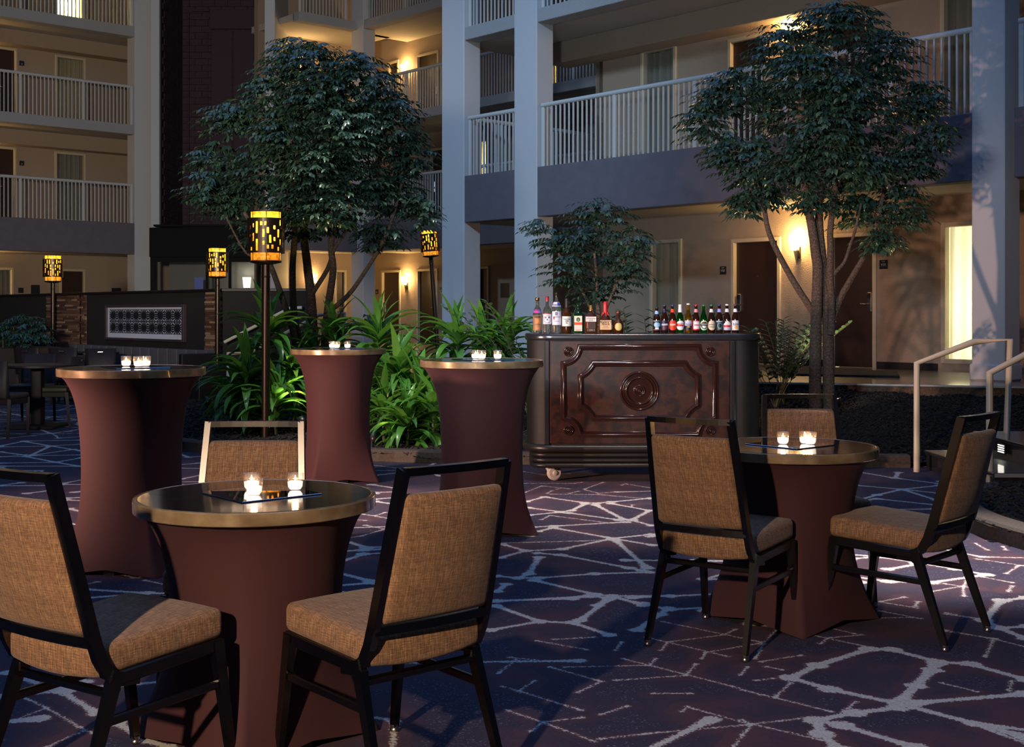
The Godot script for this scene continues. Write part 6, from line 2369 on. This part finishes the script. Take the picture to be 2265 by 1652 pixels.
func make_plants() -> void:
	var r := RandomNumberGenerator.new()
	r.seed = 515
	var shapes := {"up": [[0.05, 0.5], [0.15, 0.8]], "arch": [[0.35, 1.5], [0.55, 1.7], [0.7, 1.3]], "low": [[0.9, 1.5], [1.1, 1.7]], "hang": [[1.5, 1.3], [1.7, 1.1]]}
	var meshes := {}
	for k in shapes:
		meshes[k] = []
		for s in shapes[k]:
			for m in (["strap_b", "strap_a"] if k == "up" else ["strap_a", "strap_c", "strap_a"]):
				meshes[k].append(strap_mesh(s[0], s[1], mats[m]))
	# crown pixel, depth, leaf length
	var spots := [[592, 735, 13.5, 0.50, "beside the largest torch pole"], [545, 830, 13.1, 0.46, "at the bed's left end"], [648, 825, 13.4, 0.42, "lit from below beside the tall table"], [738, 752, 13.9, 0.46, "among the tree stems"], [836, 750, 13.6, 0.52, "before the far brown doors"], [880, 828, 12.9, 0.48, "at mid height between two tall tables"], [925, 868, 12.6, 0.46, "beside the tall table nearest the bar"], [1010, 750, 13.3, 0.46, "below the leaning torch lamp"], [1068, 760, 13.5, 0.44, "behind the candles of the table nearest the bar"], [1122, 748, 13.6, 0.46, "beside the end of the bar"], [960, 905, 12.3, 0.44, "low at the kerb beside the table nearest the bar"], [612, 878, 12.9, 0.44, "low behind the largest torch pole"], [850, 905, 12.5, 0.44, "low at the kerb between two tall tables"], [520, 868, 13.6, 0.40, "by the white handrail post"], [690, 800, 13.9, 0.42, "at the foot of the multi-stemmed tree"], [900, 935, 12.2, 0.40, "lowest at the kerb, toward the table by the bar"]]
	for s in spots:
		var d: float = s[2]
		var crown := dp(s[0], s[1], d)
		var g := bed_height(crown.x, d) - 0.01
		var t := thing("strap_leaf_plant", "bright green strap-leaved plant %s" % s[4], "plant", at(Vector3(crown.x, g, crown.z)), "strap-leaved plants in the bed")
		var top := crown.y - g
		var st := MB.new()
		st.tube([Vector3(0, 0, 0), Vector3(r.randf_range(-0.03, 0.03), top * 0.5, 0), Vector3(0, top, 0)], [0.02, 0.014], 8)
		part("stem", st, mats.stem_green, t)
		var l: float = s[3] * 1.28
		var put_leaf := func(kind: String, h: float, sc: float) -> void:
			var ms: Array = meshes[kind]
			var b := Basis(Vector3.UP, r.randf() * TAU) * Basis(Vector3.RIGHT, r.randf_range(-0.12, 0.12)) * Basis.from_scale(Vector3(sc, sc, sc))
			put("leaf", ms[r.randi() % ms.size()], t, Transform3D(b, Vector3(0, h, 0)))
		for k in 5:
			put_leaf.call("up", top + r.randf_range(-0.02, 0.03), l * r.randf_range(0.7, 1.0))
		for k in 18:
			put_leaf.call("arch", top - r.randf_range(0.0, 0.10), l * r.randf_range(0.8, 1.1))
		for k in 16:
			put_leaf.call("low", top - r.randf_range(0.04, 0.22), l * r.randf_range(0.75, 1.05))
		var n := clampi(int(top * 26.0), 8, 30)
		for k in n:
			put_leaf.call("hang" if k % 3 == 0 else "low", top * r.randf_range(0.25, 0.85), l * r.randf_range(0.7, 1.0))
	# feathery dark plants behind the bar and by the trunk
	for q in [[1735, 822, 14.6, 0.62, "behind the bar end, taller one"], [1716, 800, 14.2, 0.5, "behind the far end of the bar"], [1185, 775, 13.2, 0.55, "behind the spirit bottles"], [1405, 765, 12.6, 0.45, "between the bottle rows, near the spirits"], [1445, 770, 12.8, 0.40, "between the bottle rows, near the beers"]]:
		var d: float = q[2]
		var x: float = (q[0] - CX) * d / FOC
		var base := Vector3(x, bed_height(x, d) - 0.01, -d)
		var hi: float = dp(q[0], q[1], d).y - base.y
		var t := thing("feather_leaf_plant", "dark glossy plant with paired leaflets %s" % q[4], "plant", at(base), "dark paired-leaf plants")
		var mm := MultiMesh.new()
		mm.transform_format = MultiMesh.TRANSFORM_3D
		mm.mesh = leaf_mesh(0.12, 0.05, mats.leaf_mid)
		var trs := []
		for k in 11:
			var a := r.randf() * TAU
			var lean := r.randf_range(0.15, 0.75)
			var o := Vector3(cos(a), 0, sin(a))
			var len: float = q[3] * r.randf_range(0.75, 1.1) + maxf(0.0, hi)
			var st := MB.new()
			var pts := []
			for e in 5:
				var s := e / 4.0
				pts.append(o * len * lean * s * (0.5 + 0.5 * s) + Vector3(0, len * s * (1.0 - 0.15 * lean * s), 0))
			st.tube(pts, [0.010, 0.004], 6)
			part("stem", st, mats.stem_green, t)
			for e in 22:
				var s := lerpf(0.35, 1.0, e / 21.0)
				var p := o * len * lean * s * (0.5 + 0.5 * s) + Vector3(0, len * s * (1.0 - 0.15 * lean * s), 0)
				var side := o.cross(Vector3.UP) * (1.0 if e % 2 else -1.0)
				var dl := (side + Vector3.UP * 0.6 + o * 0.4).normalized()
				var xx := Vector3.UP.cross(dl).normalized()
				trs.append(Transform3D(Basis(xx, dl.cross(xx), dl), p))
		mm.instance_count = trs.size()
		for i in trs.size():
			mm.set_instance_transform(i, trs[i])
		var oo := MultiMeshInstance3D.new()
		oo.name = "leaflets"
		oo.multimesh = mm
		t.add_child(oo)
		stuff(oo)
	# spot fixtures standing in the bed
	for q in [[672, 925, 12.75, Vector3(-0.25, 0.9, -0.25), 1.6, "small black uplight among the strap-leaved plants"], [1852, 915, 13.85, Vector3(-0.14, 1.0, 0.10), 2.6, "small uplight in the mulch at the pale tree trunk"], [823, 985, 11.9, Vector3(0.5, 0.9, -0.8), 0.25, "thin stake light at the kerb beside a tall table"], [457, 922, 15.2, Vector3(0.3, 1.0, -0.2), 0.5, "black box floodlight at the left of the mulch bed"]]:
		var d: float = q[2]
		var x: float = (q[0] - CX) * d / FOC
		var base := Vector3(x, bed_height(x, d) - 0.01, -d)
		var t := thing("bed_uplight", q[5], "spotlight", at(base))
		var aim: Vector3 = (q[3] as Vector3).normalized()
		var yb := aim
		var xb := yb.cross(Vector3(0.3, 0.1, 1.0)).normalized()
		var bs := Basis(xb, yb, xb.cross(yb))
		var st := MB.new()
		st.tube([Vector3.ZERO, Vector3(0, 0.12, 0)], [0.012], 8)
		part("stake", st, mats.black_plastic, t)
		var hd := MB.new()
		hd.lathe([Vector2(0, 0.0), Vector2(0.03, 0.0), Vector2(0.045, 0.03), Vector2(0.05, 0.10), Vector2(0.044, 0.10), Vector2(0.040, 0.085), Vector2(0, 0.08)], 16, Transform3D(bs, Vector3(0, 0.10, 0)))
		part("head", hd, mats.black_plastic, t)
		var ln := MB.new()
		ln.lathe([Vector2(0.0, 0.0), Vector2(0.039, 0.0), Vector2(0.039, 0.004), Vector2(0, 0.006)], 16, Transform3D(bs, Vector3(0, 0.10, 0) + aim * 0.084))
		part("lamp_lens", ln, glow("uplight_lamp", Color(1.0, 0.95, 0.8), 5.0), t)
		var sp := lamp_spot("uplight_lamp_light", base + Vector3(0, 0.10, 0) + aim * 0.11, base + Vector3(0, 0.10, 0) + aim * 2.0, Color(1.0, 0.88, 0.62), q[4], 38.0, 0.7, 0.03)
		sp.name = "uplight_lamp_light"


func make_dining() -> void:
	var t := thing("dining_table", "dark round pedestal dining table among dark wooden chairs", "table", at(V(-5.62, 0, 15.0)), "dark dining tables")
	var mb := MB.new()
	mb.lathe([Vector2(0, 0.715), Vector2(0.44, 0.715), Vector2(0.45, 0.722), Vector2(0.45, 0.745), Vector2(0.44, 0.75), Vector2(0, 0.75)], 40, Transform3D.IDENTITY, true)
	part("table_top", mb, mats.dining_wood, t)
	mb = MB.new()
	mb.bb(Vector3(-0.06, 0.04, -0.06), Vector3(0.06, 0.715, 0.06), 0.006)
	part("pedestal", mb, mats.dining_wood, t)
	mb = MB.new()
	mb.bb(Vector3(-0.28, 0, -0.28), Vector3(0.28, 0.04, 0.28), 0.008)
	part("base", mb, mats.dining_wood, t)
	copy(t, at(V(-6.55, 0, 19.6)), "dark round pedestal dining table before the grey banquette")
	var c := thing("dining_chair", "", "chair")
	for q in [[-0.2, 0.0], [0.2, 0.0], [-0.2, -0.42], [0.2, -0.42]]:
		var lg := MB.new()
		lg.tube([Vector3(q[0], 0, q[1] + (0.04 if q[1] > -0.1 else 0.0)), Vector3(q[0], 0.42, q[1])], [0.02, 0.028], 4)
		part("leg", lg, mats.dining_wood, c)
	var ap := MB.new()
	ap.bb(Vector3(-0.21, 0.36, -0.44), Vector3(0.21, 0.42, 0.02), 0.005)
	part("seat_frame", ap, mats.dining_wood, c)
	var sc := MB.new()
	sc.cushion(Vector3(0.43, 0.06, 0.44), 0.022, func(v: Vector3) -> Vector3: return v + Vector3(0, 0.448, -0.21), 3)
	part("seat_cushion", sc, mats.dining_seat, c)
	var bk := MB.new()
	var rows := []
	for sgn in [1.0, -1.0]:
		for i in 2:
			var row := []
			for k in 9:
				var u := lerpf(-1, 1, k / 8.0)
				var y := (0.44 if i == 0 else 0.84)
				row.append(Vector3(u * 0.215, y, 0.03 + 0.05 * (y - 0.44) / 0.4 + 0.03 * (1.0 - u * u) + 0.012 * sgn))
			rows.append(row)
		bk.skin([rows[-2], rows[-1]], false, Vector3.ZERO, Vector3(0, 0, sgn))
	bk.skin([rows[1], rows[3]], false, Vector3.ZERO, Vector3.UP)
	for k in [0, 8]:
		bk.quad(rows[0][k], rows[2][k], rows[3][k], rows[1][k], Vector3(-1 if k == 0 else 1, 0, 0))
	part("backrest", bk, mats.dining_wood, c)
	var pull := MB.new()
	pull.box(Vector3(0, 0.79, 0.125), Vector3(0.08, 0.016, 0.012), 0.003)
	part("handle", pull, mats.steel, c)
	var spots := [[-5.65, 13.75, face(0.1, 1.0), "dark wooden dining chair pulled out before the round dark table"], [-5.96, 15.9, face(0.05, -1.0), "dark wooden dining chair behind the round dark table"], [-5.28, 15.2, face(-1.0, 0.0), "dark wooden dining chair between the round dark table and the tall table"], [-7.2, 18.9, face(0.3, 1.0), "dark wooden dining chair before the leafy shrub"], [-6.6, 18.7, face(0.1, 1.0), "dark wooden dining chair before the wide wood strip band"], [-6.0, 18.5, face(-0.2, 1.0), "dark wooden dining chair before the grey banquette by the art"]]
	for i in spots.size():
		var s: Array = spots[i]
		var xf := at(V(s[0], 0, s[1]), s[2])
		if i == 0:
			c.transform = xf
			tag(c, s[3], "chair", "dark dining chairs")
		else:
			copy(c, xf, s[3], "dark dining chairs")
